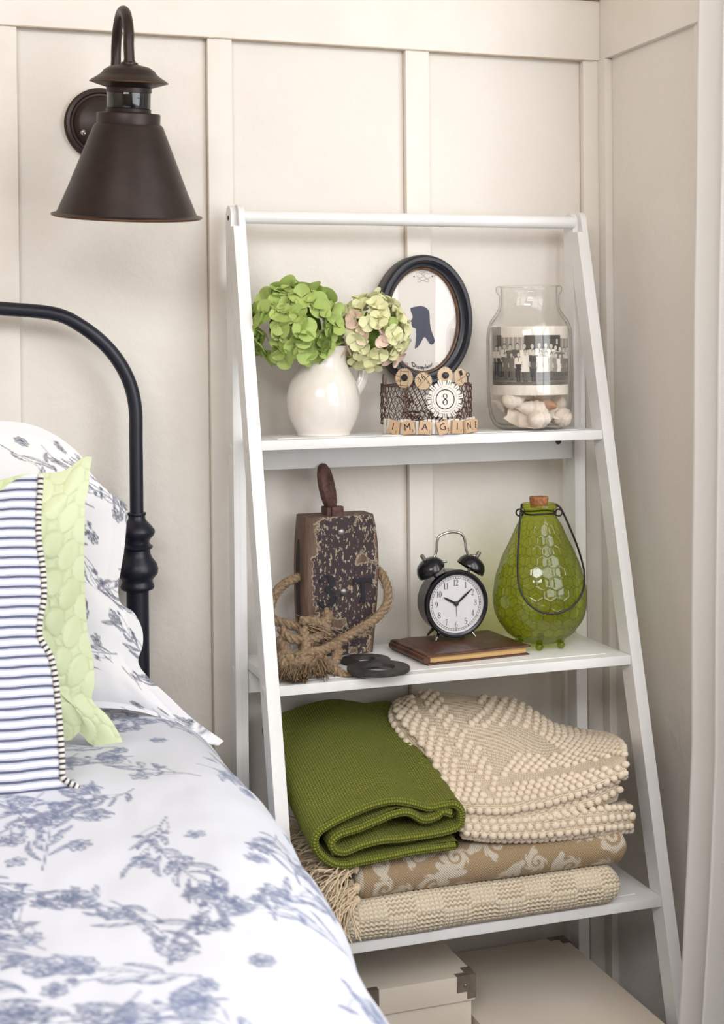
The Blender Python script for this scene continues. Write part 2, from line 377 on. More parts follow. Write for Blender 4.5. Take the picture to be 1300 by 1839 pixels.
def text_mb(s, size, extrude=.0002, shear=0, sx=1, fat=0):
    cu = bpy.data.curves.new('t', 'FONT'); cu.body = s; cu.size = size; cu.extrude = extrude; cu.align_x = 'CENTER'; cu.align_y = 'CENTER'; cu.resolution_u = 3; cu.shear = shear; cu.offset = fat
    o = bpy.data.objects.new('t', cu); COL.objects.link(o); dg = bpy.context.evaluated_depsgraph_get(); me = bpy.data.meshes.new_from_object(o.evaluated_get(dg))
    b = MB(); b.add([(v.co.x*sx, v.co.y, v.co.z) for v in me.vertices], [tuple(p.vertices) for p in me.polygons])
    bpy.data.objects.remove(o); bpy.data.curves.remove(cu); bpy.data.meshes.remove(me); return b
GL = {
 '1': [[(.1, .84, .03), (.22, .93, .05), (.27, 1, .1)], [(.27, 1, .11), (.27, 0, .11)], [(.08, .015, .03), (.46, .015, .03)]],
 '2': [[(.08, .74, .1), (.09, .9, .07), (.25, 1, .04), (.42, .88, .09), (.42, .66, .11), (.26, .36, .05), (.06, .05, .03)], [(.06, .05, .1), (.3, .04, .11), (.44, .06, .06), (.48, .24, .03)]],
 '3': [[(.08, .8, .1), (.13, .95, .04), (.26, 1, .03), (.41, .87, .1), (.38, .65, .08), (.2, .54, .03)], [(.2, .54, .03), (.4, .44, .09), (.45, .25, .12), (.36, .06, .07), (.22, 0, .03), (.09, .08, .05), (.07, .2, .1)]],
 '4': [[(.36, 1, .11), (.36, 0, .11)], [(.36, 1, .03), (.02, .3, .03)], [(.02, .28, .04), (.52, .28, .04)], [(.2, .015, .03), (.5, .015, .03)]],
 '5': [[(.1, .96, .09), (.42, .97, .08)], [(.1, 1, .03), (.08, .52, .03)], [(.08, .54, .03), (.25, .62, .05), (.43, .48, .11), (.43, .2, .12), (.3, .02, .05), (.15, 0, .03), (.06, .12, .09)]],
 '6': [[(.4, .94, .06), (.24, .92, .04), (.09, .6, .1), (.07, .3, .12), (.14, .06, .06), (.25, 0, .03), (.38, .06, .06), (.44, .28, .12), (.38, .52, .06), (.25, .57, .03), (.12, .47, .03)]],
 '7': [[(.06, .76, .03), (.08, .95, .06), (.3, .94, .1), (.47, .97, .06)], [(.47, .95, .03), (.28, .5, .06), (.22, 0, .12)]],
 '8': [[(.25, 1, .03), (.1, .9, .09), (.12, .66, .08), (.4, .4, .1), (.43, .14, .09), (.25, 0, .03), (.07, .14, .1), (.08, .36, .09), (.38, .62, .07), (.4, .88, .08), (.25, 1, .03)]],
 '9': [[(.1, .06, .06), (.26, .08, .04), (.41, .4, .1), (.43, .7, .12), (.36, .94, .06), (.25, 1, .03), (.12, .94, .06), (.06, .72, .12), (.12, .48, .06), (.25, .43, .03), (.38, .53, .03)]],
 '0': [[(.25, 1, .03), (.12, .9, .07), (.06, .5, .12), (.12, .1, .07), (.25, 0, .03), (.38, .1, .07), (.44, .5, .12), (.38, .9, .07), (.25, 1, .03)]],
 'T': [[(.25, .98, .14), (.25, 0, .14)], [(-.15, .94, .15), (.65, .94, .15)], [(-.13, .95, .08), (-.15, .76, .05)], [(.63, .95, .08), (.65, .76, .05)], [(.08, .02, .06), (.42, .02, .06)]],
}
def ribbon(b, pts, z=0, th=.0002, smooth=True):
    P = np.array(pts, float); Q = crs(P, max(2, 6*len(P))) if (smooth and len(P) > 2) else P
    xy = Q[:, :2]; wd = np.maximum(Q[:, 2], .012)/2; T = np.gradient(xy, axis=0); T /= np.linalg.norm(T, axis=1)[:, None]+1e-9; N = np.stack([-T[:, 1], T[:, 0]], 1)
    A = xy+N*wd[:, None]; B = xy-N*wd[:, None]; n = len(Q)
    V = [(*p, z+th) for p in A]+[(*p, z+th) for p in B]+[(*p, z) for p in A]+[(*p, z) for p in B]
    F_ = [(i, n+i, n+i+1, i+1) for i in range(n-1)]+[(i, i+1, 2*n+i+1, 2*n+i) for i in range(n-1)]+[(n+i+1, n+i, 3*n+i, 3*n+i+1) for i in range(n-1)]
    b.add(V, F_)
def glyphs(s, h, th=.0002, bold=1.0):
    b = MB(); w_ = .56; x0 = -len(s)*w_/2
    for ch in s:
        for q_, st in enumerate(GL[ch]): ribbon(b, [((p[0]+x0+.03)*1.0, p[1]-.5, p[2]*bold) for p in st], th=th/h*(1+.2*q_))
        x0 += w_ if ch != '1' else .5
    b.v = [(x*h, y*h, z*h) for x, y, z in b.v]; return b
# drawing on a periodic canvas (for prints woven or dyed into cloth)
class Canvas:
    def __init__(s, wm, hm, res): s.w = wm; s.h = hm; s.res = res; s.a = np.zeros((int(hm/res), int(wm/res)), np.float32)
    def stroke(s, pts, w0, w1=None, val=1.0):
        P = np.array(pts, float); d = np.r_[0, np.cumsum(np.linalg.norm(np.diff(P, axis=0), axis=1))]
        n = max(2, int(d[-1]/(s.res*.8))); t = np.linspace(0, d[-1], n); xs = np.interp(t, d, P[:, 0])/s.res; ys = np.interp(t, d, P[:, 1])/s.res
        ws = np.interp(np.linspace(0, 1, n), [0, .5, 1], [w0, (w0+(w1 or w0))/2 if w1 is not None else w0, w1 if w1 is not None else w0])/s.res/2
        k = int(np.ceil(ws.max()+1.2)); oy, ox = np.mgrid[-k:k+1, -k:k+1]
        xi = np.round(xs).astype(int); yi = np.round(ys).astype(int)
        X = xi[:, None, None]+ox; Y = yi[:, None, None]+oy
        D = np.sqrt((X-xs[:, None, None])**2+(Y-ys[:, None, None])**2)
        A = np.clip(ws[:, None, None]+.5-D, 0, 1)*val
        np.maximum.at(s.a, (Y % s.a.shape[0], X % s.a.shape[1]), A)
    def sample(s, x, y):
        X = x/s.res; Y = y/s.res; xi = np.floor(X).astype(int); yi = np.floor(Y).astype(int); fx = X-xi; fy = Y-yi; H, Wd = s.a.shape
        g = lambda j, i: s.a[j % H, i % Wd]
        return (g(yi, xi)*(1-fx)+g(yi, xi+1)*fx)*(1-fy)+(g(yi+1, xi)*(1-fx)+g(yi+1, xi+1)*fx)*fy
def bez(p, ang, ln, curl, n=10):
    t = np.linspace(0, 1, n); a = ang+curl*t; dx = np.cos(a)*ln/n; dy = np.sin(a)*ln/n; return np.stack([p[0]+np.cumsum(dx), p[1]+np.cumsum(dy)], 1)
def leaf(c, p, ang, ln, wd, curl, R, lw):
    m = bez(p, ang, ln, curl, 12); T = np.gradient(m, axis=0); T /= np.linalg.norm(T, axis=1)[:, None]; N = np.stack([-T[:, 1], T[:, 0]], 1)
    s_ = np.sin(np.linspace(0, PI, 12))[:, None]**.8*wd/2
    c.stroke(m+N*s_, lw); c.stroke(m-N*s_, lw); c.stroke(m, lw*.8)
    for f in (.35, .7): c.stroke((m+N*s_*f)[2:9], lw*.7, val=.75)
def flower(c, p, r, R, lw):
    k = R.integers(5, 8); a0 = R.random()*6
    for j in range(k):
        a = a0+j*2*PI/k; q = (p[0]+math.cos(a)*r*.25, p[1]+math.sin(a)*r*.25); leaf(c, q, a, r, r*.75, R.uniform(-.5, .5), R, lw)
    for _ in range(5): q = R.normal(0, r*.12, 2); c.stroke([(p[0]+q[0], p[1]+q[1]), (p[0]+q[0]+.0008, p[1]+q[1])], lw*1.6)
def sprig(c, p, ang, S, R, lw):
    st = bez(p, ang, .11*S, R.uniform(-1.2, 1.2), 24); c.stroke(st, lw*1.2, lw*.8)
    for i in range(3, 22, 2):
        T = st[min(i+1, 23)]-st[i]; a = math.atan2(T[1], T[0]); sd = 1 if (i//2) % 2 else -1
        if R.random() < .7: leaf(c, st[i], a+sd*R.uniform(.5, 1.0), R.uniform(.022, .048)*S, R.uniform(.0035, .007)*S, -sd*R.uniform(.1, 1.2), R, lw)
        else:
            tw = bez(st[i], a+sd*R.uniform(.5, .9), R.uniform(.02, .035)*S, -sd*R.uniform(.3, 1.2), 8); c.stroke(tw, lw*.8)
            for _ in range(3): leaf(c, tw[-1], a+R.uniform(-1.6, 1.6), .007*S, .004*S, 0, R, lw)
    flower(c, st[-1], .011*S, R, lw); 
    if R.random() < .5: flower(c, st[10]+R.normal(0, .012*S, 2), .010*S, R, lw)
def floral(seed, res, S, lw, W_=.36, H_=.36, n=(3, 3)):
    c = Canvas(W_, H_, res); R = np.random.default_rng(seed)
    for i in range(n[0]):
        for j in range(n[1]):
            x = (i+.5+.5*(j % 2))*W_/n[0]+R.normal(0, .008); y = (j+.5)*H_/n[1]+R.normal(0, .008); sprig(c, (x, y), R.uniform(0, 6.28), S*R.uniform(.8, 1.15), R, lw)
            if R.random() < .6: flower(c, (x+W_/n[0]*.5, y+R.normal(0, .01)), .008*S, R, lw)
    return c

# ================================================================== the setting
YR0, YR1 = -0.035, -0.065       # rear legs of the shelf
XC = 0.5835                     # the corner
w_ = MB(); w_.box((-2.2, 0, 0), (XC, .1, 2.4)); 
def wallmesh(x0, x1, z0, z1):
    b = MB(); b.box((x0, 0, z0), (x1, .1, z1)); return b
single('wall_back', wallmesh(-2.2, XC+.1, 0, 2.4), m_wall, kind='structure')
b = MB(); b.box((XC, -.42, 0), (XC+.1, 0, 2.4)); b.box((XC, -2.3, 0), (XC+.1, -.42, .75)); b.box((XC, -2.3, 2.15), (XC+.1, -.42, 2.4)); b.box((XC, -3.2, 0), (XC+.1, -2.3, 2.4))
single('wall_right', b, m_wall, kind='structure')
b = MB(); b.box((-2.2, -3.2, -.05), (XC+.1, .1, 0)); single('floor', b, m_floor, kind='structure')
b = MB(); b.box((-2.3, -3.3, 2.4), (XC+.1, .1, 2.45)); single('ceiling', b, m_warm, kind='structure')
b = MB(); b.box((-2.3, -3.3, 0), (-2.2, .1, 2.4)); single('wall_left', b, m_warm, kind='structure')
b = MB(); b.box((-2.2, -3.3, 0), (XC+.1, -3.2, 2.4)); single('wall_front', b, m_warm, kind='structure')
k = 1
def trim(a, bb, m=None, bev=.0015):
    global k
    t = MB(); t.box(a, bb, bev); single('trim_%d' % k, t, m or m_wood_paint, kind='structure'); k += 1
trim((-2.2, -.014, 1.581), (XC-.0007, 0, 1.6712))
for i in range(6): trim((-.0352-.2936*i, -.012, 0), (.0-.2936*i-.0005, 0, 1.5805))
trim((.2586, -.012, 0), (.2950, 0, 1.5805)); trim((.5465, -.012, 0), (XC-.001, 0, 1.5805))
trim((XC-.012, -.034, 0), (XC, -.0125, 1.5805)); trim((XC-.010, -.42, 1.581), (XC, -.0145, 1.674))
trim((XC-.005, -.42, 0), (XC, -.272, 2.4))                      # window casing
trim((-2.2, -.020, 1.6716), (XC, 0, 1.70), m_ceiling)              # unpainted ledge above the boards
m_gap = pm('dusty_crack', (186, 172, 154), .8, (204, 190, 174), 60)
for x in (-.0364, .2577, .5457): trim((x, -.0022, .0), (x+.0010, 0, 1.5803), m_gap, .0002)
trim((-2.2, -.0145, 1.5796), (XC-.02, 0, 1.5812), m_gap, .0002)
# window: sash and glass
b = MB()
for a, c in (((XC+.03, -.46, .75), (XC+.07, -.42, 2.15)), ((XC+.03, -2.3, .75), (XC+.07, -2.26, 2.15)), ((XC+.03, -2.3, .75), (XC+.07, -.42, .79)), ((XC+.03, -2.3, 2.11), (XC+.07, -.42, 2.15)), ((XC+.03, -2.3, 1.43), (XC+.07, -.42, 1.47))): b.box(a, c, .003)
wf = single('window_1', b, m_white, kind='structure')

# ================================================================== ladder shelf
W_ = .5; T_ = .0172
Z = [1.0274, .7222, .4169, .1116]
def yf(z): return -.0825-.25*(1.3-z)
ladder = thing('ladder_shelf', 'white painted A-frame ladder shelf with three loaded shelves and a top rod', 'shelf', (.25, -.12, 0))
def leg(side, front):
    b = MB(); x0, x1 = (-T_, 0) if side < 0 else (W_, W_+T_)
    xm = (x0+x1)/2
    # half-lap at the top: front leg keeps the inner (left side) or outer (right side) half
    if front: hx = (xm, x1)
    else: hx = (x0, xm)
    zt = 1.3285; r = .0158
    yc = -.0595
    d_ = .031; zs_ = 1.2455; zl_ = 1.3135; rr = .0155
    if front:
        x_in = (xm, x1) if True else None; x_out = (x0, xm)
        yc = -.0595; arc = [(yc+rr*math.cos(a), zt+rr*math.sin(a)) for a in np.linspace(0, PI, 17)]
        b.prism([(yf(0), 0), (yf(0)+d_, 0)]+arc[:1]+arc[1:], x_in[0], x_in[1], 'yz')
        b.prism([(yf(0), 0), (yf(0)+d_, 0), (yf(zs_)+d_, zs_), (-.0654, zs_+.001), (-.0654, zl_), (yf(zl_), zl_)], x_out[0], x_out[1]+.0001, 'yz')
    else:
        yc = -.0500; arc = [(yc+.015*math.cos(a), zt+.015*math.sin(a)) for a in np.linspace(0, PI, 17)]
        b.prism([(YR1, 0), (YR0, 0)]+arc, x0, xm-.0002, 'yz')
        b.prism([(YR1, 0), (YR0, 0), (YR0, zs_), (YR1, zs_)], xm-.0003, x1, 'yz')
    me = b.mesh(angle=30); o = part('leg', me, m_white, ladder)
    return o
legs = [leg(s, f) for s in (-1, 1) for f in (True, False)]
b = MB(); b.tube([(-.001, -.0615, 1.3275), (W_+.002, -.0615, 1.3285)], .0092, 24); part('top_rod', b, m_white, ladder)
b = MB(); b.lathe([(.0001, -.0006), (.0034, -.0006), (.0034, 0), (.0001, 0)], (-T_-.0001, -.051, 1.3265), 16, 'x'); part('bolt_hole', b, m_dark, ladder)
for i, z in enumerate(Z):
    y1 = yf(z)
    b = MB(); b.box((0.0003, y1, z-.0138), (W_-.0003, YR0, z-.0008), .0012); b.box((.028, y1+.02, z-.006), (W_-.028, YR0-.01, z), .0006)
    part('shelf_board', b, m_white, ladder)
    if i < 3:
        b = MB(); b.box((.0005, -.060, z-.0475), (W_-.0005, -.048, z-.0142), .0008); rail = part('back_rail', b, m_white, ladder)
        if i == 0:
            b = MB(); b.sphere((.4755, -.0605, 1.0055), .0046, 14, 8, (1, .5, 1)); b.box((.472, -.0632, 1.0049), (.479, -.0625, 1.0061)); b.box((.4749, -.0632, 1.002), (.4761, -.0625, 1.009)); part('screw', b, m_steel, rail)
    for y, zz in (((yf(z-.007)+.0155), z-.009), (-.05, z-.018)):
        b = MB(); b.sphere((-T_, y, zz), .0072, 16, 8, (.16, 1, 1)); part('screw_cap', b, m_cap, ladder)

# ================================================================== wall lamp
LX, LY = -.1795, -.206
TILT = math.radians(9)
def tl(b):
    c = Vector((LX, LY, 1.40)); b.xf(Matrix.Translation(c) @ Matrix.Rotation(TILT, 4, 'X') @ Matrix.Translation(-c)); return b
lamp = thing('wall_lamp', 'oil rubbed bronze gooseneck barn lamp mounted on the cream wall', 'lamp', (LX-.003, 0, 1.455))
zr0 = float(at(228, 120, 1, LY)[2]); zr = lambda py: zr0+(float(at(228, py, 1, LY)[2])-zr0)*.965
S_ = 1/1490.0
def pr(rows, n=64): return [(r*S_, zr(y)) for r, y in rows]
b = MB(); b.lathe(pr([(126, 391), (134, 394.5), (137, 397), (135, 399.5), (131, 398), (128, 392), (60, 233), (52, 229), (.1, 229), (.1, 226.5), (54, 226.5), (60, 227.5), (63.5, 232), (126, 391)]), (LX, LY, 0), 72, close=False); sh = part('lamp_shade', tl(b), m_bronze, lamp)
b = MB(); t = np.linspace(0, 2*PI, 73); b.tube(np.stack([LX+136.6*S_*np.cos(t), LY+136.6*S_*np.sin(t), np.full(73, zr(396.7))], 1), .0013, 8); part('rim', tl(b), m_copper, sh)
b = MB(); b.lathe(pr([(.1, 227.5), (57.5, 227.5), (57.8, 210), (56.5, 207), (42, 206), (41, 205), (.1, 205)]), (LX, LY, 0), 64); part('collar', tl(b), m_bronze, lamp)
b = MB(); b.lathe(pr([(.1, 206), (40.5, 206), (41, 199), (38, 198), (38, 170), (41, 169), (41, 159), (30, 156), (.1, 156)]), (LX, LY, 0), 64); nk = part('neck', tl(b), m_bronze, lamp)
b = MB(); b.lathe(pr([(39.3, 197.5), (39.8, 196), (39.8, 171), (39.3, 169.5)]), (LX, LY, 0), 64, close=False); part('sensor_window', tl(b), m_sensor, nk)
b = MB(); b.lathe(pr([(.1, 161), (40, 161), (66, 153), (70, 151), (70.5, 149.5), (68, 147), (58, 141), (50, 135), (46, 129), (36, 122.5), (20, 119), (16, 118), (.1, 117.5)]), (LX, LY, 0), 72); cp = part('cap', tl(b), m_bronze, lamp)
b = MB(); b.tube(np.stack([LX+70.4*S_*np.cos(t), LY+70.4*S_*np.sin(t), np.full(73, zr(150.3))], 1), .0009, 8); part('rim', tl(b), m_copper, cp)
yb, zb = -.120, 1.528; R_ = (LY-.0164-yb)/2
ztop = float(at(219, 21, 1, (LY-.0164+yb)/2)[2]); arch = [( (LY-.0164+yb)/2 - R_*math.cos(a), ztop-abs(R_)+abs(R_)*math.sin(a)) for a in np.linspace(0, PI, 25)]
path = [(-.012, 1.455), (-.05, 1.455), (-.09, 1.458), (-.112, 1.468), (-.119, 1.485), (yb, 1.505)]+[(y, z) for y, z in arch[::-1]]+[(LY-.0164, 1.498)]
path = [(y, z) for y, z in path]
pts = np.array([(LX-.003*(1-min(1, i/8)), y, z) for i, (y, z) in enumerate(path)])
if abs(pts[6][1]-yb) > .02: pts[6:-1] = pts[6:-1][::-1]
b = MB(); g = MB(); g.lathe([(.011, zr(120)), (.0105, zr(115)), (.0075, zr(113)), (.007, zr(110))], (LX, LY, 0), 24, close=False); tl(g); b.add(g.v, g.f); b.tube(arcs(pts, 90), .0065, 16); part('gooseneck_arm', b, m_bronze, lamp)
b = MB(); b.lathe([(.1e-3, -.0005), (.0495, -.0005), (.0495, -.006), (.047, -.010), (.043, -.011), (.041, -.009), (.0385, -.009), (.036, -.014), (.030, -.018), (.1e-3, -.021)], (LX-.003, 0, 1.4545), 64, 'y'); pl = part('wall_plate', b, m_bronze, lamp)
for rr, yy in ((.0488, -.0072), (.0385, -.0092)):
    b = MB(); b.tube(np.stack([LX-.003+rr*np.cos(t), np.full(73, yy), 1.4545+rr*np.sin(t)], 1), .0006, 6); part('rim', b, m_copper, pl)
q = at(150, 238, 1, -.0185); b = MB(); b.sphere(q, .0042, 14, 8, (1, .6, 1)); b.box((q[0]-.003, q[1]-.0031, q[2]-.0004), (q[0]+.003, q[1]-.0024, q[2]+.0004)); part('screw', b, m_chrome, pl)

# ================================================================== iron bed
BY = -.062
bed = thing('iron_bed', 'black iron bed frame with bent tube headboard and turned finial', 'bed', (-.9, -1.0, 0))
hp = [(0, 554), (95, 563), (145, 585), (193, 624), (226, 672), (242, 726), (245.5, 800), (245.5, 920)]
HP = np.array([at(x, y, 1, BY) for x, y in hp]); PX = HP[-1][0]
L0 = np.array([[-1.52, BY, .8], [-1.52, BY, 1.06], [-1.50, BY, 1.13], [-1.44, BY, 1.18], [-1.36, BY, 1.204], [-1.0, BY, 1.206], [-.6, BY, 1.205]])
HP[:, 0] = np.minimum(HP[:, 0], PX); HP[-2][0] = PX
b = MB(); b.tube(np.vstack([crs(L0, 40), crs(HP, 70)]), .0091, 18); part('headboard_tube', b, m_iron, bed)
zf = lambda py: float(at(246, py, 1, BY)[2]); SF = 1/1346/4.6
for xx in (PX, -1.52):
    fr = [(70, 322), (76, 325), (78, 335), (76, 345), (68, 352), (70, 375), (86, 400), (116, 430), (146, 468), (148, 490), (138, 515), (112, 540), (102, 560), (102, 580), (116, 592), (130, 604), (128, 615), (116, 624), (108, 634), (108, 660), (122, 695), (156, 740), (173, 790), (168, 828), (144, 858), (128, 878), (126, 898), (134, 915), (140, 935), (136, 950), (126, 960), (96, 962)]
    b = MB(); b.lathe([(r*SF, zf(850+y/4.6)) for r, y in fr], (xx, BY, 0), 40); part('finial', b, m_iron, bed)
    b = MB(); b.lathe([(.0148, zf(1062)), (.0148, 0)], (xx, BY, 0), 32); part('post', b, m_iron, bed)
for z in (.62, .34):
    b = MB(); b.tube([(-1.52, BY, z), (PX, BY, z)], .009, 12); part('cross_bar', b, m_iron, bed)
for i in range(6):
    x = -1.52+(PX+1.52)*(i+1)/9
    b = MB(); b.tube([(x, BY, .34), (x, BY, 1.203)], .006, 10); part('spindle', b, m_iron, bed)
b = MB(); b.box((-1.5, -2.1, .26), (PX-.03, -.09, .29), .004); part('side_rail', b, m_iron, bed)
b = MB(); b.box((-1.49, -2.05, .295), (-.2, -.10, .60), .03, seg=3); single('mattress', b, m_mattress, 'white mattress hidden under the floral duvet on the iron bed', 'mattress')

# duvet
fl1 = floral(3, .0009, 1.0, .0014, .52, .52, (6, 7))
ny, nx = 460, 620
yy = np.linspace(-.115, -1.30, ny)
def xe(y): return np.interp(-y, [.1, .16, .30, .42, .57, .715, .84, .96, 1.3], [-.072, -.075, -.078, -.080, -.079, -.093, -.112, -.116, -.125])
zt = np.interp(-yy, [.1, .3, .5, .8, 1.3], [.672, .688, .694, .690, .690])
r = .10; Lflat = .95; s_ = np.linspace(0, Lflat+r*PI/2+.30, nx); sgrid, ygrid = np.meshgrid(s_, yy)
XE = xe(ygrid); ZT = zt[:, None]*np.ones_like(sgrid)
a = np.clip((sgrid-Lflat)/r, 0, PI/2); over = np.maximum(sgrid-Lflat-r*PI/2, 0)
Xd = np.where(sgrid < Lflat, XE-r-(Lflat-sgrid), XE-r+r*np.sin(a)); Zd = ZT-r+r*np.cos(a)-over
Xd = Xd + .012*over/.3*np.sin(ygrid*21+1.5)+.02*over
puff = .016*vnoise(sgrid*5, ygrid*5, 11, 3)+.004*vnoise(sgrid*26, ygrid*12, 15, 2); 
seam = .0
P = np.stack([Xd, ygrid, Zd], 2); N = gridnormals(P); N *= np.sign(N[..., 2:3]+1e-6*0+ (N[..., 2:3] == 0)); N[..., 0] = np.abs(N[..., 0]); 
P = P+N*(puff)[..., None]
uvd = np.stack([sgrid, ygrid], 2).reshape(-1, 2)
prt = fl1.sample(sgrid*1.0+.02, ygrid*.85+3)
me = mesh(P.reshape(-1, 3), grid_faces(ny, nx), uv=uvd, attrs={'print': prt.ravel()})
dv = single('duvet', me, m_duvet, 'white duvet with blue floral toile print spread over the bed', 'duvet')
sm = dv.modifiers.new('s', 'SOLIDIFY'); sm.thickness = .012; sm.offset = -1

def coons(top, right, bottom, left, nu, nv):
    """top: left->right, bottom: left->right, right/left: top->bottom"""
    T = arcs(top, nu); B = arcs(bottom, nu); Rr = arcs(right, nv); Lf = arcs(left, nv); u = np.linspace(0, 1, nu)[None, :, None]; v = np.linspace(0, 1, nv)[:, None, None]
    return (1-v)*T[None]+v*B[None]+(1-u)*Lf[:, None]+u*Rr[:, None]-((1-u)*(1-v)*T[0]+u*(1-v)*T[-1]+(1-u)*v*B[0]+u*v*B[-1])
def pillow(name, label, m, plane, top, right, bottom, nu, nv, thick, back, wr=.006, extra=None, canvas=None, flange=0, level=False):
    """outline given as photo pixels on the leaning plane y = plane(z)"""
    def on(q):
        y = -.3
        for _ in range(12): p = at(q[0], q[1], 1, y); y = .5*y+.5*plane(p[2])
        return at(q[0], q[1], 1, y)
    Tp = np.array([on(q) for q in top]); Rp = np.array([on(q) for q in right]); Bp = np.array([on(q) for q in bottom])
    xl = -.85
    tl = np.array([[xl, plane(Tp[0][2]), Tp[0][2]-.01]]); bl = np.array([[xl, plane(Bp[0][2]), Bp[0][2]]])
    lead = lambda a, b: np.vstack([a[0]+(b[0]-a[0])*t_ for t_ in (0, .3, .55, .75, .88, .95)])
    Tp = np.vstack([lead(tl, Tp), Tp]); Bp = np.vstack([lead(bl, Bp), Bp]); Lp = np.vstack([Tp[0], .5*(Tp[0]+Bp[0]), Bp[0]])
    G = coons(crs(Tp, 60), crs(Rp, 90), crs(Bp, 60), Lp, nu, nv)
    u = np.linspace(0, 1, nu)[None, :]; v = np.linspace(0, 1, nv)[:, None]
    sh_ = lambda t, f: np.clip((t-f)/(1-2*f), 0, 1)
    uu, vv = sh_(u, flange), sh_(v, flange)
    ur = np.clip((1-uu)*2.6, 0, 1); prof = (1-(1-ur)**2.2)*(np.clip(4*vv*(1-vv), 0, 1)**.95)
    uu_m = np.cumsum(np.linalg.norm(np.diff(G, axis=1, prepend=G[:, :1]), axis=2), axis=1); vv_m = np.cumsum(np.linalg.norm(np.diff(G, axis=0, prepend=G[:1]), axis=2), axis=0)
    uu_m = uu_m-uu_m[:, -1:]
    Nn = np.array([0, -.965, .26]); wrk = wr*(vnoise(uu_m*9+3, vv_m*9, 31, 3)+.7*vnoise((uu_m+vv_m)*22, (uu_m-vv_m)*6, 41, 2))*np.clip(prof*2+.25, 0, 1)
    dsp = thick*prof+wrk
    attr = np.zeros_like(dsp)
    if extra: e, attr = extra(uu_m, vv_m, prof); dsp = dsp+e
    if canvas is not None: attr = canvas.sample(uu_m+1.0, vv_m+.5)
    Fp = G+Nn*dsp[..., None]; st = 4; Gb = G[::st, ::st]; Bk = Gb-Nn*(back*prof[::st, ::st])[..., None]
    if (nv-1) % st or (nu-1) % st: raise ValueError('grid')
    if level: vv_m = vv_m*.12+.88*((G[..., 2].max()-G[..., 2])/.965-.06*uu_m)
    n0 = nu*nv; V = np.vstack([Fp.reshape(-1, 3), Bk.reshape(-1, 3)]); fb = [q[::-1] for q in grid_faces(Bk.shape[0], Bk.shape[1], n0)]
    uv = np.vstack([np.stack([uu_m, -vv_m], 2).reshape(-1, 2), np.stack([uu_m[::st, ::st], -vv_m[::st, ::st]], 2).reshape(-1, 2)])
    me = mesh(V, grid_faces(nv, nu)+fb, uv=uv, attrs={'print': np.r_[attr.ravel(), attr[::st, ::st].ravel()]})
    return me, Fp, uu_m, vv_m
fl2 = floral(12, .0007, .80, .0011, .38, .38, (6, 6))
me, Fp, _, _ = pillow('p', '', m_sham, lambda z: -.215+.22*(z-.65),
    [(0, 756), (45, 760), (90, 776), (128, 802), (150, 824)],
    [(150, 824), (165, 850), (192, 882), (214, 898), (228, 908), (227, 940), (223, 985), (216, 1030), (212, 1062), (218, 1085), (240, 1100), (255, 1130), (256, 1160), (248, 1188), (262, 1212), (300, 1248), (345, 1290), (402, 1331)],
    [(0, 1280), (100, 1275), (180, 1273), (240, 1278), (290, 1292), (340, 1318), (385, 1341), (402, 1333)], 401, 401, .035, .02, .012, canvas=fl2, flange=.03)
single('floral_pillow', me, m_sham, 'large white pillow with dark blue flower print leaning on the headboard', 'pillow')
def circles(u, v, prof):
    cw, ch = .040, .044; h = np.zeros_like(u); ink = np.zeros_like(u); best = np.full_like(u, 9.)
    for ox in (0, 1):
        cx_ = (np.round(u/cw-.5*ox)+.5*ox)*cw; cy_ = (np.round(v/ch-.5*ox)+.5*ox)*ch
        d = np.hypot((u-cx_)/1.0, (v-cy_)/1.12); best = np.minimum(best, d)
    R0 = .0146; h = np.where(best < R0, .0022*np.sqrt(np.clip(1-(best/R0)**2, 0, 1)), .0010)-.0016*np.exp(-((best-R0)/.0011)**2)
    ink = np.exp(-((best-R0)/.0007)**2)*.7
    return h*np.clip(prof*3, .3, 1), ink
me, _, _, _ = pillow('p', '', m_quilt, lambda z: -.335+.22*(z-.68),
    [(0, 862), (40, 852), (75, 850), (115, 845), (147, 823), (165, 821)],
    [(165, 821), (162, 840), (158, 880), (152, 907), (152, 940), (151, 1011), (154, 1092), (158, 1138), (166, 1177), (170, 1225), (166, 1258), (194, 1287), (218, 1327), (219, 1352)],
    [(0, 1330), (80, 1330), (111, 1331), (129, 1329), (142, 1316), (162, 1337), (194, 1350), (219, 1353)], 321, 321, .045, .03, .010, extra=circles)
single('quilted_pillow', me, m_quilt, 'pale green satin pillow quilted with circles between the two other pillows', 'pillow')
me, Fp, um, vm = pillow('p', '', m_tick, lambda z: -.505+.26*(z-.70),
    [(0, 882), (20, 866), (38, 857), (55, 852), (71, 853)],
    [(71, 853), (70, 880), (68, 905), (67, 945), (69, 981), (75, 1022), (77, 1072), (70, 1112), (70, 1145), (88, 1177), (97, 1216), (103, 1274), (108, 1338), (110, 1375), (112, 1398), (139, 1415)],
    [(0, 1444), (50, 1441), (90, 1438), (113, 1434), (139, 1420)], 201, 241, .045, .045, .006, level=True)
tick_p = thing('striped_pillow', 'white ticking pillow with navy stripes and corded edge, frontmost on the bed', 'pillow', (-.5, -.48, .70))
part('pillow_body', me, m_tick, tick_p)
edge = Fp[:, -1]+np.array([.001, -.001, 0]); b = MB(); e2 = arcs(edge, 260); b.tube(e2, .0032, 10); pme = b.mesh()
vv_ = np.repeat(np.linspace(0, .62, 260), 10); uvp = np.stack([np.zeros_like(vv_), -vv_], 1)
lay = pme.uv_layers.new(name='UVMap'); li = np.empty(len(pme.loops), dtype=np.int32); pme.loops.foreach_get('vertex_index', li); lay.data.foreach_set('uv', uvp[li].astype(np.float32).ravel())
part('piping', pme, m_cord, tick_p)

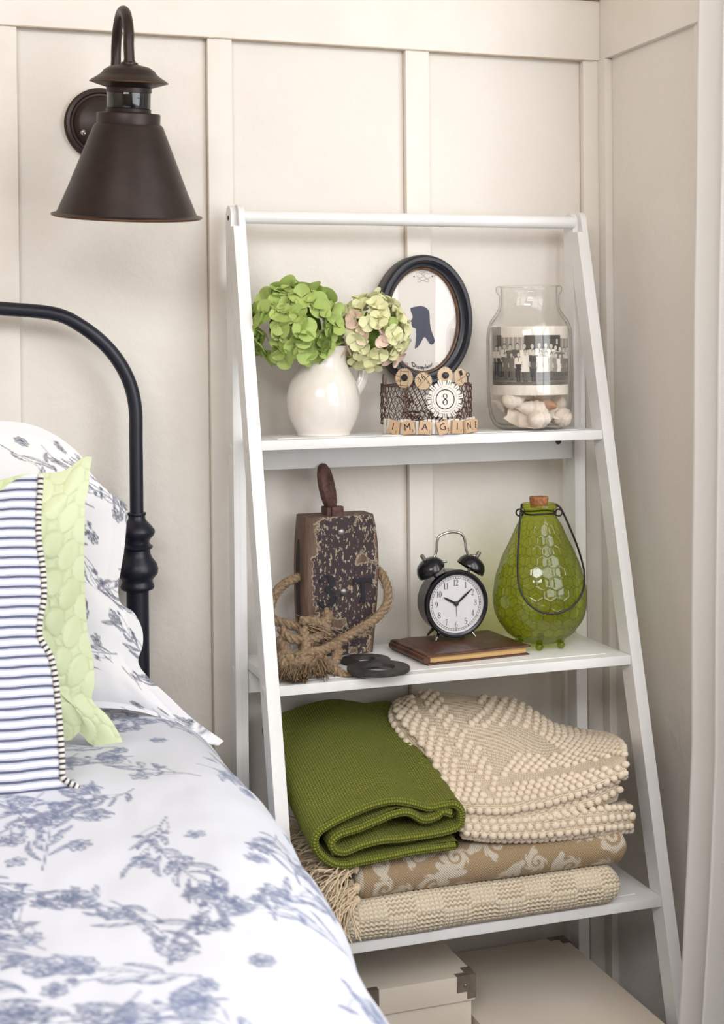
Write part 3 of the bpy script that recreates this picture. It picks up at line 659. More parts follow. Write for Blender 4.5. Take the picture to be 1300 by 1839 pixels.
# ================================================================== curtain
nv, nu = 200, 150
zz = np.linspace(1.95, .02, nv); edge_px = [(1264, -60), (1260, 50), (1258, 250), (1254, 500), (1252, 800), (1248, 1100), (1247, 1350), (1240, 1550), (1231, 1720), (1224, 1839), (1212, 1990)]
EP = np.array([at(x, y, 1, -.46) for x, y in edge_px]); ex = np.interp(-zz, -EP[:, 2], EP[:, 0])
u = np.linspace(0, 1, nu); U, Zg = np.meshgrid(u, zz); EX = ex[:, None]
fold = np.sin(U*2*PI*9.3+.4*np.sin(Zg*2.0)); amp = .012+.006*(1.6-Zg)
Xc = EX+.10*U**.8+np.clip(U*6, 0, 1)*amp*(fold+.0)*.8+.004*vnoise(U*7, Zg*3, 5)
Yc = -.46-.42*U+.008*np.sin(U*2*PI*9.3+1.3)
me = mesh(np.stack([Xc, Yc, Zg], 2).reshape(-1, 3), grid_faces(nv, nu))
cu = single('curtain', me, m_curtain, 'sheer white linen curtain hanging in folds beside the window at right', 'curtain')
sm = cu.modifiers.new('s', 'SOLIDIFY'); sm.thickness = .0015
b = MB(); b.tube([(XC-.06, -.40, 1.96), (XC-.06, -2.3, 1.96)], .008, 12); b.sphere((XC-.06, -.39, 1.96), .014); b.box((XC-.07, -.5, 1.95), (XC, -.485, 1.97)); b.box((XC-.07, -2.2, 1.95), (XC, -2.185, 1.97))
single('curtain_rod', b, m_iron, 'black curtain rod fixed above the window', 'curtain rod')

# ================================================================== top shelf
z1 = Z[0]
# pitcher
pc = (.1045, -.0885); ZP = lambda py: z1+(784-py)/1290.0
pit = thing('pitcher', 'white glazed ceramic pitcher holding hydrangeas on the top shelf', 'pitcher', (pc[0], pc[1], z1))
prof = [(.0005, 784), (.034, 784), (.0365, 782.5), (.037, 779), (.040, 772), (.0455, 758), (.0495, 742), (.0508, 727), (.0500, 712), (.0465, 694), (.0405, 677), (.0355, 664), (.0335, 652), (.0345, 640), (.0375, 630), (.0385, 627.5), (.037, 626.5), (.0335, 634), (.031, 650), (.033, 664), (.038, 678), (.044, 695), (.0475, 713), (.048, 727), (.046, 745), (.040, 765), (.030, 778), (.0005, 780)]
b = MB(); b.lathe([(r_, ZP(y)) for r_, y in crs(np.array(prof), 110)], (pc[0], pc[1], 0), 72, close=False)
sp = []
for x, y, z in b.v:   # pull a spout out of the lip, towards the left
    t = max(0, (z-ZP(655))/(ZP(626)-ZP(655))); a = math.atan2(y-pc[1], x-pc[0]); d = math.cos(a-PI)
    if d > .75 and t > 0: kx = (d-.75)/.25*t*.014; x -= kx; z += kx*.3
    sp.append((x, y, z))
b.v = sp; part('body', b, m_ceramic, pit)
hx = [(.137, 655), (.152, 650), (.166, 652), (.171, 668), (.167, 690), (.159, 707), (.151, 722), (.146, 730)]
b = MB(); b.tube(np.array([(x-.0, pc[1]+.012+(x-.137)*.25, ZP(y)) for x, y in smooth_path(hx, 30)]), np.linspace(.0062, .0048, 30), 14, flat=1.6); part('handle', b, m_ceramic, pit)
# hydrangeas
pet = []
for j in range(4):
    R = random.Random(j); vv = []; ff = []; nr, na = 4, 9
    cup = [.25, .12, .38, .05][j]; Wd = [.92, 1.05, .85, 1.0][j]
    for i in range(nr+1):
        for q in range(na):
            s = i/nr; a = (q/(na-1)-.5)*PI*.98; rx = Wd*.5*s*math.sin(a)*(.75+.25*s); ry = s*(.5+.5*math.cos(a)*(1.0 if abs(a) > .2 else .985))*1.0
            ry = s*(.42+.58*math.cos(a)); z = cup*(s**2)*(.5*abs(math.sin(a))**1.5+.35*ry)+.03*math.sin(3*a+j)*s
            vv.append((rx*1.25, ry, z))
    ff = grid_faces(nr+1, na); me = mesh(vv, ff, 'petal'); pet.append(me)
def petmesh(mat_):
    out = []
    for p in pet:
        c = p.copy(); c.materials.append(mat_); out.append(c)
    return out
PG, PY, PP = petmesh(m_petal_g), petmesh(m_petal_y), petmesh(m_petal_p)
def bloom(name, label, c, R, nfl, sets, size, seed, sx=1, sz=1, down=.35):
    root = thing(name, label, 'flower', (c[0], c[1], c[2]-R*.3)); rd = random.Random(seed)
    cen = MB(); cen.tube([(c[0], c[1], c[2]), (pc[0]+(c[0]-pc[0])*.25, pc[1], ZP(650)), (pc[0]+(c[0]-pc[0])*.1, pc[1], ZP(740))], .0025, 8)
    part('stem', cen, m_stem, root)
    cores = MB(); cores.sphere(c, R*.62, 20, 12, (sx, 1, sz)); part('flower_core', cores, m_stem, root)
    ctr = MB(); ctr.sphere((0, 0, .0008), .0011, 8, 5); cme = ctr.mesh(); cme.materials.append(m_stem)
    ga = PI*(3-math.sqrt(5)); cnt = 0; N_ = int(nfl)
    for i in range(N_):
        y = 1-(i+.5)*2/N_; rad = math.sqrt(1-y*y); th = ga*i+rd.uniform(-.2, .2); n = Vector((math.cos(th)*rad, math.sin(th)*rad, y))
        if n.z < -down-.35: continue
        if n.y > .55: continue
        rr = R*rd.uniform(.84, 1.02); pos = Vector(c)+Vector((n.x*rr*sx, n.y*rr, n.z*rr*sz))
        nn = (n+Vector([rd.uniform(-.38, .38) for _ in range(3)])).normalized()
        q = nn.to_track_quat('Z', 'Y') @ Euler((0, 0, rd.uniform(0, 6.28))).to_quaternion()
        fo = bpy.data.objects.new('floret', cme); COL.objects.link(fo); fo.parent = root
        fo.matrix_parent_inverse = wmat(root).inverted(); fo.location = pos; fo.rotation_mode = 'QUATERNION'; fo.rotation_quaternion = q
        S = sets(rd, n); sz_ = size*rd.uniform(.8, 1.15)
        for k4 in range(4):
            po = bpy.data.objects.new('petal', rd.choice(S)); COL.objects.link(po); po.parent = fo
            po.rotation_euler = (rd.uniform(.05, .75), rd.uniform(-.25, .25), k4*PI/2+rd.uniform(-.2, .2)); po.rotation_mode = 'ZYX'; po.rotation_mode = 'XYZ'
            s4 = sz_*rd.uniform(.85, 1.15); po.scale = (s4, s4, s4); po.location = (0, 0, (k4 % 2)*.0012)
    return root
c1 = at(530, 588, 1, -.098); bloom('hydrangea', 'bright green hydrangea head on the left in the white pitcher', c1, .052, 112, lambda r, n: PG if r.random() < .93 else PY, .0185, 3, 1.12, 1.0, .45)
c2 = at(667, 598, 1, -.100); bloom('hydrangea', 'pale lime hydrangea head touched with pink on the right in the pitcher', c2, .046, 112, lambda r, n: PP if (r.random() < .17 and n.z < .5) else (PY if r.random() < .93 else PG), .0150, 8, 1.0, 1.05, .55)

# oval picture
oc = at(763.5, 575, 1, -.030)
ov = thing('oval_picture', 'oval black frame with a dark head silhouette on cream paper hung above the wire basket', 'picture', (oc[0], -.004, oc[2]-.096))
def oval_ring(sec, n=96, a0=.0545, b0=.0750):
    V = []; m = len(sec)
    for k_ in range(n):
        t_ = 2*PI*k_/n; nx_, nz_ = math.cos(t_)/a0, math.sin(t_)/b0; l = math.hypot(nx_, nz_); nx_, nz_ = nx_/l, nz_/l
        for o_, y_ in sec: V.append((oc[0]+a0*math.cos(t_)+nx_*o_, y_, oc[2]+b0*math.sin(t_)+nz_*o_))
    F_ = [(k_*m+j, k_*m+(j+1) % m, ((k_+1) % n)*m+(j+1) % m, ((k_+1) % n)*m+j) for k_ in range(n) for j in range(m)]
    return MB().add(V, F_)
b = oval_ring([(.0015, -.022), (.003, -.0265), (.006, -.027), (.0085, -.0285), (.0095, -.0325), (.012, -.035), (.016, -.0352), (.0185, -.033), (.0195, -.031), (.0195, -.027), (.0195, -.006), (.0015, -.006)]); part('frame', b, m_frame, ov)
b = oval_ring([(.0194, -.0265), (.0202, -.0262), (.0202, -.0062), (.0194, -.0062)]); part('frame_edge', b, m_frame_side, ov)
b = oval_ring([(-.0012, -.0205), (.0, -.023), (.0018, -.0238), (.0018, -.018), (-.0012, -.018)]); part('inner_lip', b, m_gilt, ov)
ell = [(oc[0]+.0552*math.cos(a), oc[2]+.0757*math.sin(a)) for a in np.linspace(0, 2*PI, 73)[:-1]]
b = MB(); b.prism(ell, -.0165, -.012); pg = part('paper', b, m_paper, ov)
def px2(pts, y=-.0170): return [(float(p[0]), float(p[2])) for p in (at(680+x/7.222, 440+yy_/7.222, 1, y) for x, yy_ in pts)]
silh = [(412, 818), (432, 812), (470, 800), (540, 792), (590, 800), (630, 825), (655, 860), (662, 930), (664, 1010), (676, 1090), (700, 1160), (722, 1215), (728, 1250), (712, 1280), (685, 1292), (660, 1280), (635, 1240), (612, 1205), (597, 1192), (580, 1205), (560, 1240), (530, 1295), (500, 1330), (468, 1348), (476, 1280), (486, 1190), (488, 1150), (482, 1140), (486, 1100), (478, 1080), (450, 1074), (436, 1062), (432, 1040), (424, 1024), (430, 1012), (425, 1000), (412, 988), (424, 972), (440, 958), (430, 950), (442, 944), (436, 900), (418, 862)]
b = MB(); b.prism(px2(silh), -.0171, -.0168); part('silhouette', b, m_inkblue, pg)
b = MB()
def curl(pts, wd=.00045, m_=b):
    Q = np.array(px2(pts)); Q = smooth_path(Q, 24); m_.tube(np.array([(x, -.0169, z) for x, z in Q]), wd/2, 5)
curl([(490, 315), (520, 330), (570, 345), (620, 335), (670, 315)]); curl([(480, 370), (520, 355), (560, 375), (600, 350), (640, 375), (690, 360), (728, 370), (735, 395), (705, 405), (690, 385)])
curl([(500, 400), (520, 425), (560, 420), (580, 400), (610, 425), (640, 430), (670, 415)]); curl([(510, 450), (530, 440), (570, 465), (610, 440), (650, 450), (640, 480), (600, 470), (560, 460), (520, 485), (505, 465)])
curl([(570, 345), (555, 375), (580, 395), (600, 370), (585, 350)])
part('scroll_ornament', b, m_greyink, pg)
b = MB()
for qx in (458, 696):
    q = px2([(qx, 409)])[0]; b.sphere((q[0], -.0169, q[1]), .0009, 8, 5, (1, .3, 1))
word = 'Disneyland'; wx = [432, 473, 492, 520, 549, 578, 605, 624, 650, 676]; ws = [1.35]+[1]*9
for i, ch in enumerate(word):
    cx_ = [455, 488, 510, 537, 563, 587, 608, 628, 652, 678][i]; cy_ = [1582, 1598, 1607, 1611, 1614, 1618, 1603, 1605, 1598, 1585][i]
    q = px2([(cx_, cy_)])[0]; tb = text_mb(ch, [.0100, .0080][i > 0], .0001, sx=.78, fat=.00018); q = (q[0], q[1]+.0030); an = -.22+.44*i/9
    tb.v = [(q[0]+(x*math.cos(-an)-y*math.sin(-an)*1)*-1*-1, -.01695-zz_, q[1]+x*math.sin(an)+y*math.cos(an)) for x, y, zz_ in tb.v]; b.add(tb.v, tb.f)
curl([(330, 1545), (350, 1528), (375, 1538), (370, 1560), (345, 1560), (360, 1590), (400, 1600), (430, 1595)], .0004, b); curl([(735, 1545), (750, 1528), (772, 1540), (765, 1560), (742, 1556), (740, 1585), (700, 1600)], .0004, b)
part('lettering', b, m_ink, pg)
b = MB(); b.prism(ell, -.0195, -.0190); part('glass', b, m_frameglass, ov)

# wire basket crown
cc = (.2575, -.0845); CR = .0635
crown = thing('wire_basket', 'round rusty wire mesh basket decorated with letter tiles and a number eight rosette', 'basket', (cc[0], cc[1], z1))
cyl = lambda a, r_, z: np.array([cc[0]+r_*math.cos(a), cc[1]+r_*math.sin(a), z])
b = MB(); nseg = 54; cw = 2*PI/nseg; hz = .0078; rows_ = 7
for i in range(rows_):
    for j in range(nseg):
        a = (j+.5*(i % 2))*cw; z = z1+.012+i*hz; wob = .0012*math.sin(j*3.1+i*1.7)
        p0 = cyl(a, CR+wob, z); p1 = cyl(a, CR+wob, z+.0035); pl_ = cyl(a-cw/2, CR, z+hz); pr_ = cyl(a+cw/2, CR, z+hz)
        b.tube([p0, p1], .00052, 4, False); b.tube([p1, pl_], .00052, 4, False); b.tube([p1, pr_], .00052, 4, False)
part('wire_mesh', b, m_rust, crown, kind='stuff')
b = MB()
for z, r_ in ((z1+.012, .0009), (z1+.067, .001)): tt = np.linspace(0, 2*PI, 65); b.tube(np.array([cyl(a, CR, z+.001*math.sin(5*a)) for a in tt]), r_, 6)
for i in range(70):
    a = random.uniform(-2.6, -.9); z = z1+random.uniform(.012, .055); p = cyl(a, CR-.004-random.random()*.01, z); q = cyl(a+random.uniform(-.25, .25), CR-.004, z+random.uniform(-.008, .012)); b.tube([p, (p+q)/2+np.array([0, 0, .003]), q], .0009, 4)
part('wire_hoop', b, m_rust, crown)
def camang(px, py, rr):
    """angle on the basket wall that shows at this photo column"""
    best = None
    for a in np.linspace(-PI+.2, .2, 600):
        p = cyl(a, rr, z1+.01); d = p-CAM; z = d@_f; x = CX+F_PX*(d@_r)/z
        if best is None or abs(x-px) < best[0]: best = (abs(x-px), a)
    return best[1]
A0, A1 = camang(686, 0, CR+.002), camang(856, 0, CR+.002)
b = MB(); npl = 34
for i in range(npl):
    a = A0-.1+(A1-A0+.2)*i/(npl-1); r_ = CR+.0015+.0022*(i % 2); p = cyl(a, r_, z1+.010)
    t_ = np.array([-math.sin(a), math.cos(a), 0]); n_ = np.array([math.cos(a), math.sin(a), 0])
    M3 = Matrix((( t_[0], n_[0], 0), (t_[1], n_[1], 0), (0, 0, 1))).to_3x3(); s = MB(); s.box((-.0022, -.0012, -.0095), (.0022, .0012, .0100+.0012*math.sin(i)), .0002)
    R3 = Matrix(((t_[0], n_[0], 0), (t_[1], n_[1], 0), (0, 0, 1))); s.v = [tuple(np.array(R3 @ Vector(v))+p) for v in s.v]; b.add(s.v, s.f)
part('pleated_band', b, m_pleat, crown)
def faceon(mb, a, pos, roll=0, tilt=0):
    """turn a shape drawn in x-z (front = -y) so it faces outwards at angle a"""
    Rm = Matrix.Rotation(a+PI/2, 4, 'Z') @ Matrix.Rotation(tilt, 4, 'X') @ Matrix.Rotation(roll, 4, 'Y')
    mb.v = [tuple(np.array((Rm @ Vector(v))[:])+pos) for v in mb.v]; return mb
def txt(s, size, front, dx=0, dz=0, sx=1, rot=0):
    t_ = text_mb(s, size, .00012, sx=sx); c_, s_2 = math.cos(rot), math.sin(rot)
    t_.v = [(x*c_-y*s_2+dx, -front-z_, x*s_2+y*c_+dz) for x, y, z_ in t_.v]; return t_
for px, L_, n_, roll in ((707, 'I', '1', .28), (733, 'M', '3', -.16), (764, 'A', '1', .10), (796, 'G', '2', -.30), (821, 'I', '1', .07), (842, 'N', '1', -.12), (853, 'E', '1', .05)):
    a = camang(px, 0, CR+.009); p = cyl(a, CR+.0078, z1+.0098)
    s = MB(); s.box((-.0086, -.0022, -.0090), (.0086, .0022, .0090), .0009); o = part('letter_tile', faceon(s, a, p, roll), m_tile, crown, label='wooden letter tile reading '+L_)
    g = txt(L_, .0135, .0023, -.0008, .0006); g2 = txt(n_, .0058, .0023, .0060, -.0050); g.add(g2.v, g2.f); part('letter', faceon(g, a, p, roll), m_ink, o)
def sawdisc(r_, n_=26, th=.0006, amp=.0011):
    s = MB(); s.prism([((r_+(amp if i % 2 else 0))*math.cos(PI*i/n_), (r_+(amp if i % 2 else 0))*math.sin(PI*i/n_)) for i in range(2*n_)], -th, th, 'xz'); return s
def disc(px, py, r_, m_, rr, roll=0, squash=1):
    a = camang(px, 0, CR); p = cyl(a, rr, 0); q = at(px, py, 1, p[1]); p[2] = q[2]
    s = sawdisc(r_); o = part('paper_disc', faceon(s, a, p, roll), m_, crown); return o, a, p
def lines(segs, wd=.0005, f=.0008):
    s = MB()
    for (x0, y0), (x1, y1) in segs: s.tube([(x0, -f, y0), (x1, -f, y1)], wd/2, 4)
    return s
o, a, p = disc(728.5, 679, .0128, m_card, CR+.003, .05)
g = lines([((-.0055, -.011), (-.0055, .011)), ((.0065, -.011), (.0065, .011)), ((-.0055, -.0105), (.0065, -.0105)), ((-.0055, .0095), (.0065, .0095)), ((-.012, .003), (-.0055, .001))]); t_ = txt('LTO', .0038, .0007, -.0079, -.0045); g.add(t_.v, t_.f)
s = MB(); s.lathe([(.0001, -.0011), (.0050, -.0011), (.0052, -.0005)], (0.0006, 0, 0.0006), 24, 'y', False); g.add(s.v, s.f); part('print', faceon(g, a, p, .05), m_ink, o)
o, a, p = disc(761.5, 684, .0112, m_card, CR+.0045, 0)
g = lines([((-.008, -.009), (.0085, .0085)), ((-.004, .011), (.010, -.005))], .0005)
for ch, x, y, h in (('3', -.0062, .0018, .0085), ('6', -.0005, .0058, .0085), ('5', .0052, .0088, .0070), ('7', .0075, -.0045, .006)):
    q = glyphs(ch, h); c_, s_2 = math.cos(.6), math.sin(.6); g.add([(vx*c_-vy*s_2+x, -.0008-vz, vx*s_2+vy*c_+y) for vx, vy, vz in q.v], q.f)
part('print', faceon(g, a, p, 0), m_ink, o)
o, a, p = disc(799, 674, .0108, m_card, CR+.002, 0)
s = MB(); s.sphere((0, -.0015, 0), .0052, 16, 8, (1, .6, .9)); part('snap_button', faceon(s, a, p, 0), m_steel, o)
o, a, p = disc(825.5, 677, .0112, m_card, CR+.001, -.4)
g = lines([((-.009, -.003), (.009, -.003)), ((0, -.010), (0, .010))]); s = MB(); s.box((.001, -.0012, .001), (.006, -.0006, .008)); g.add(s.v, s.f); part('print', faceon(g, a, p, -.4), m_ink, o)
# rosette
a = camang(801, 0, CR+.012); p = cyl(a, CR+.0065, 0); p[2] = at(801, 717, 1, p[1])[2]
s = MB(); nn_ = 22
for i in range(nn_):
    th_ = 2*PI*i/nn_; r_ = .0272 if i % 2 else .0248; q = MB(); q.box((-.0026, -.0012, .012), (.0026, .0006, r_), .0003); Rm = Matrix.Rotation(th_, 4, 'Y'); q.v = [tuple((Rm @ Vector(v))[:]) for v in q.v]; s.add(q.v, q.f)
ros = part('rosette', faceon(s, a, p), m_pleat, crown, label='pleated white paper rosette')
g = lines([((math.sin(2*PI*i/44)*.0205, math.cos(2*PI*i/44)*.0205), (math.sin(2*PI*i/44)*.026, math.cos(2*PI*i/44)*.026)) for i in range(44) if (i % 4) in (1, 2)], .0006, .0014); part('print', faceon(g, a, p), m_ink, ros)
s = sawdisc(.0192, 30, .0009, .0010); s.v = [(x, y-.002, z) for x, y, z in s.v]; dsk = part('number_disc', faceon(s, a, p), m_paper, crown, label='round card printed with number 8 in a black ring')
g = MB(); tt = np.linspace(0, 2*PI, 49); g.tube(np.array([(.0132*math.cos(q), -.0030, .0132*math.sin(q)) for q in tt]), .0008, 6); g.tube(np.array([(.0172*math.cos(q), -.0030, .0172*math.sin(q)) for q in tt]), .00018, 4)
g.v = [(x, -.0029+(y+.0030)*.2, z) for x, y, z in g.v]; q = glyphs('8', .0150, bold=1.0); g.add([(x, -.0030-z, y) for x, y, z in q.v], q.f); part('print', faceon(g, a, p), m_ink, dsk)
q0 = at(840, 690, 1, -.10); b = MB(); b.tube([q0, q0+np.array([0, 0, .011])], .0009, 6); b.tube([q0+np.array([.0022*math.cos(t_), 0, .0135+.0026*math.sin(t_)]) for t_ in np.linspace(0, 2*PI, 20)], .0007, 6); b.box((q0[0], q0[1]-.0005, q0[2]), (q0[0]+.004, q0[1]+.0005, q0[2]+.003)); b.box((q0[0]-.005, q0[1]-.001, q0[2]-.001), (q0[0]+.006, q0[1]+.001, q0[2]+.0005)); part('small_key', b, m_rust, crown)
q0 = at(690, 688, 1, -.075); b = MB(); b.lathe([(.0001, -.014), (.003, -.011), (.0032, .006), (.002, .0125), (.0001, .013)], q0, 12); part('tag', b, m_boxmetal, crown)

# glass jar with photograph and shells
jc = (.4125, -.0965); SJ = 1/1255.0; ZJ = lambda py: z1+(771.5-py)*.000794
jar = thing('glass_jar', 'large clear glass jar holding a sepia photograph and white seashells', 'jar', (jc[0], jc[1], z1))
outer = [(.5, 771.5), (50, 771.5), (58, 769), (66, 762), (72, 748), (75.5, 725), (77, 700), (77.3, 650), (77, 605), (75.5, 590), (70, 575), (61, 563), (55.5, 554), (54, 545), (54, 530), (57, 526), (59.5, 522), (59.5, 516), (57.5, 513.2), (53, 512.6)]
inner = [(50.5, 514.5), (50.5, 545), (52.5, 556), (58, 566), (66.5, 578), (72, 592), (73.8, 606), (74, 650), (73.8, 700), (72, 725), (68.5, 745), (63, 757), (55, 763), (.5, 764)]
b = MB(); b.lathe([(r_*SJ, ZJ(y)) for r_, y in outer+inner], (jc[0], jc[1], 0), 96, close=False); part('glass', b.mesh(angle=60), m_glass, jar)
# photograph, curved inside the jar
ang0 = math.atan2(CAM[1]-jc[1], CAM[0]-jc[0])+.02; nu, nv = 440, 190; ua = np.linspace(-1.32, 1.32, nu); pv = np.linspace(0, 1, nv); ztop_, zbot_ = ZJ(586), ZJ(708)
A, V_ = np.meshgrid(ua, pv); rj = .0560
X = jc[0]+rj*np.cos(ang0+A); Y = jc[1]+rj*np.sin(ang0+A); Zp = ztop_+(zbot_-ztop_)*V_
xs = np.sin(A)*.5/math.sin(1.32)+.5; Xp = 860+(115+xs*(1045-115))/6.34; 
xi = (115+xs*930); yi = 545+(1325-545)*V_      # in the coordinates of the enlarged look at the jar
tone = np.full(A.shape, .84); H = lambda x0, x1, y0, y1: (xi > x0) & (xi < x1) & (yi > y0) & (yi < y1)
tone[H(0, 1300, 0, 700)] = .80
rn = np.random.default_rng(5); grain = vnoise(xi*.02, yi*.006, 3, 3)
tone[H(130, 235, 545, 1200)] = .40; tone[H(235, 510, 665, 1180)] = .46; tone[(H(235, 510, 665, 900)) & (np.sin(xi*.12) > .6)] = .66
tone[H(510, 945, 645, 1180)] = .14; tone[H(945, 1060, 683, 1180)] = .42; tone[(H(945, 1060, 683, 900)) & (np.sin(xi*.15) > .5)] = .58
tone[H(130, 1300, 1055, 1215)] = .27; tone[H(130, 1300, 1160, 1172)] = .42; tone[H(130, 1300, 1090, 1096)] = .36
tone[H(180, 240, 640, 780)] = .2; tone[H(896, 915, 690, 750)] = .75
tone[yi > 1212] = .86; tone[yi < 640] = np.where(tone[yi < 640] < .5, .5, .82)
tone[xi < 130] = .8
def person(x, yh, h, top, bot, dress=False, s=1.0, dark_leg=.10, longs=False):
    hr = h*.062; E = lambda cx_, cy_, rx, ry: ((xi-cx_)/rx)**2+((yi-cy_)/ry)**2 < 1
    yy0 = yh+hr; ysh = yy0+hr*.9; yw = ysh+h*.22; yk = ysh+h*.42; yft = yh+h*.93; sw = h*.115
    lw_ = sw*.6
    tone[(np.abs(xi-x) < lw_) & (yi > yk-h*.1) & (yi < yft) & (np.abs(xi-x) > 3)] = dark_leg if not dress else .24
    if dress: tone[(np.abs(xi-x) < sw*(.75+.45*np.clip((yi-ysh)/(yk+h*.08-ysh), 0, 1))) & (yi > ysh) & (yi < yk+h*.10)] = top
    else:
        tone[(np.abs(xi-x) < sw*.85) & (yi > yw-2) & (yi < yk)] = bot; tone[(np.abs(xi-x) < sw*.95) & (yi > ysh) & (yi < yw)] = top
    for sd in (-1, 1):
        ax = x+sd*sw*1.05; tone[(np.abs(xi-ax) < sw*.22) & (yi > ysh+2) & (yi < ysh+h*.2)] = top*.92; tone[(np.abs(xi-ax) < sw*.16) & (yi > ysh+h*.2) & (yi < ysh+h*.33)] = .62
        tone[E(ax-sd*sw*.15, ysh+h*.34, sw*.2, h*.02)] = .66
        tone[E(x+sd*lw_*.55, yft, lw_*.5, h*.02)] = .08
    tone[(np.abs(xi-x) < hr*.45) & (yi > yh+hr) & (yi < ysh+3)] = .6
    tone[E(x, yh-hr*.1, hr*.95, hr*1.25)] = .14; tone[E(x, yh+hr*.25, hr*.78, hr*1.05)] = .70
    tone[E(x-hr*.32, yh+hr*.1, hr*.16, hr*.12)] = .3; tone[E(x+hr*.32, yh+hr*.1, hr*.16, hr*.12)] = .3; tone[E(x, yh+hr*.8, hr*.25, hr*.1)] = .42
    if not dress and top > .7: tone[(np.abs(xi-x) < sw*.10) & (yi > ysh) & (yi < ysh+h*.13)] = .15
for x, yh, h, tp, bt in ((175, 790, 330, .8, .12), (218, 785, 350, .85, .1), (274, 765, 370, .85, .2), (343, 770, 370, .25, .2), (427, 762, 380, .2, .15), (512, 765, 380, .86, .1), (606, 765, 370, .7, .12), (690, 755, 380, .86, .2), (768, 755, 380, .55, .2), (834, 765, 370, .85, .15), (888, 785, 350, .6, .2), (940, 800, 330, .3, .2), (988, 810, 330, .35, .2), (1032, 805, 320, .8, .15)): person(x, yh, h, tp, bt)
for x, yh, h, tp, bt, d in ((290, 860, 300, .28, .2, True), (358, 865, 300, .30, .3, True), (440, 860, 330, .88, .1, False), (523, 830, 360, .86, .8, True), (618, 830, 360, .12, .2, False), (704, 845, 340, .84, .8, True), (772, 850, 330, .8, .8, True), (836, 865, 300, .52, .4, True), (892, 870, 300, .40, .4, True), (942, 880, 290, .86, .3, True), (990, 875, 300, .34, .3, True)): person(x, yh, h, tp, bt, d)
tone = np.clip(tone*(1+.25*grain)+.02, .04, .9); lin = tone**1.55
rgba = np.stack([lin*1.0, lin*.92+.003, lin*.82+.003, np.ones_like(lin)], 2).reshape(-1, 4); rgba[:, 2] += np.where(lin.ravel() < .05, .012, 0)
me = mesh(np.stack([X, Y, Zp], 2).reshape(-1, 3), grid_faces(nv, nu), attrs={'tone': rgba})
ph = single('photograph', me, m_photo, 'old sepia school group photograph curled inside the glass jar', 'photograph'); sm = ph.modifiers.new('s', 'SOLIDIFY'); sm.thickness = .0003; sm.offset = 1
# shells
def shell_mesh(seed, kind):
    R = random.Random(seed); V = []; n, m_ = 20, 22; 
    if kind == 'cone':
        for i in range(m_):
            t_ = i/(m_-1); r_ = .40*math.sin(PI*min(1, t_**.58))**1.1*(1-.2*t_)+.002; r_ *= 1+.10*math.sin(t_*40)*(t_ < .5)
            for q in range(n):
                a = 2*PI*q/n; lip = 1+.35*max(0, math.cos(a))*(t_ > .3)*(1-t_); rb = r_*(1+.05*math.cos(7*a+t_*9)*(1-t_)); V.append((rb*math.cos(a)*lip, (t_-.5)*1.35, rb*math.sin(a)*.85))
        F_ = [(i*n+q, i*n+(q+1) % n, (i+1)*n+(q+1) % n, (i+1)*n+q) for i in range(m_-1) for q in range(n)]
    else:
        for i in range(m_):
            t_ = i/(m_-1)
            for q in range(n):
                a = (q/(n-1)-.5)*PI*.9; r_ = t_*(.62+.05*math.cos(9*a)); V.append((r_*math.sin(a)*.9, r_*math.cos(a)-.35, .30*t_*t_*(1.1-t_*.6)+.012*math.cos(24*a)*t_))
        F_ = grid_faces(m_, n)
    return V, F_
SM = {}
for kd in ('cone', 'cup'):
    V, F_ = shell_mesh(1, kd); SM[kd] = mesh(V, F_, 'seashell'); SM[kd].materials.append(m_shell)
SMb = SM['cone'].copy(); SMb.materials.clear(); SMb.materials.append(m_shell_brown)
lab = {'cone': 'pointed white spiral seashell lying in the bottom of the glass jar', 'cup': 'thin white cupped seashell half standing in the bottom of the jar'}
def pjar(px, py, dep):
    q = at(px, py, 1, jc[1]); d = np.array([CAM[0]-jc[0], CAM[1]-jc[1], 0]); d /= np.linalg.norm(d); return q+d*dep
sh_list = [(950, 732, .034, 'cone', .042, (.2, .35, 1.35), 'large white spiral seashell in the middle front of the jar, tip to the left'),
    (975, 755, .040, 'cone', .042, (.1, -.1, -1.15), 'large white spiral seashell lying lowest at the front of the jar'),
    (892, 748, .030, 'cup', .038, (1.2, .2, .2), 'white cupped seashell standing against the left glass of the jar'),
    (928, 757, .040, 'cup', .040, (1.3, .3, -.7), 'thin white cupped seashell low at the front, left of the lowest spiral shell'),
    (912, 748, .036, 'cup', .036, (1.4, -.4, .9), 'open white cupped seashell in the lower left of the jar, behind the thin one'),
    (1010, 742, .020, 'cone', .042, (.3, .5, .3), 'round white spiral seashell against the right glass of the jar'),
    (893, 720, .016, 'cup', .036, (1.2, 0, .8), 'white cupped seashell at the upper left of the shells in the jar'),
    (928, 714, .022, 'cone', .038, (.2, .3, -1.2), 'white spiral seashell directly under the left half of the photograph'),
    (1000, 716, .024, 'cup', .040, (1.0, .2, -1.0), 'wide white cupped seashell directly under the right half of the photograph'),
    (878, 733, .0, 'cup', .032, (1.2, .1, .5), None), (1000, 760, .0, 'cone', .036, (.1, .1, .8), None), (938, 760, .0, 'cone', .036, (0, .3, -.5), None),
    (960, 738, -.02, 'cone', .038, (.3, 0, 1.0), None), (975, 716, -.03, 'cup', .036, (1.1, .2, .4), None), (905, 730, -.015, 'cone', .036, (.4, .2, 1.8), None),
    (1015, 722, -.01, 'cone', .034, (.2, .2, .2), None), (940, 722, -.02, 'cone', .034, (.2, .6, 2.2), None), (985, 733, .030, 'cup', .034, (1.2, .5, -.3), 'white cupped seashell in the right middle, under the brown seashell'),
    (1003, 757, .026, 'cup', .030, (1.0, .1, 2.4), 'small white cupped seashell at the lower right front of the jar')]
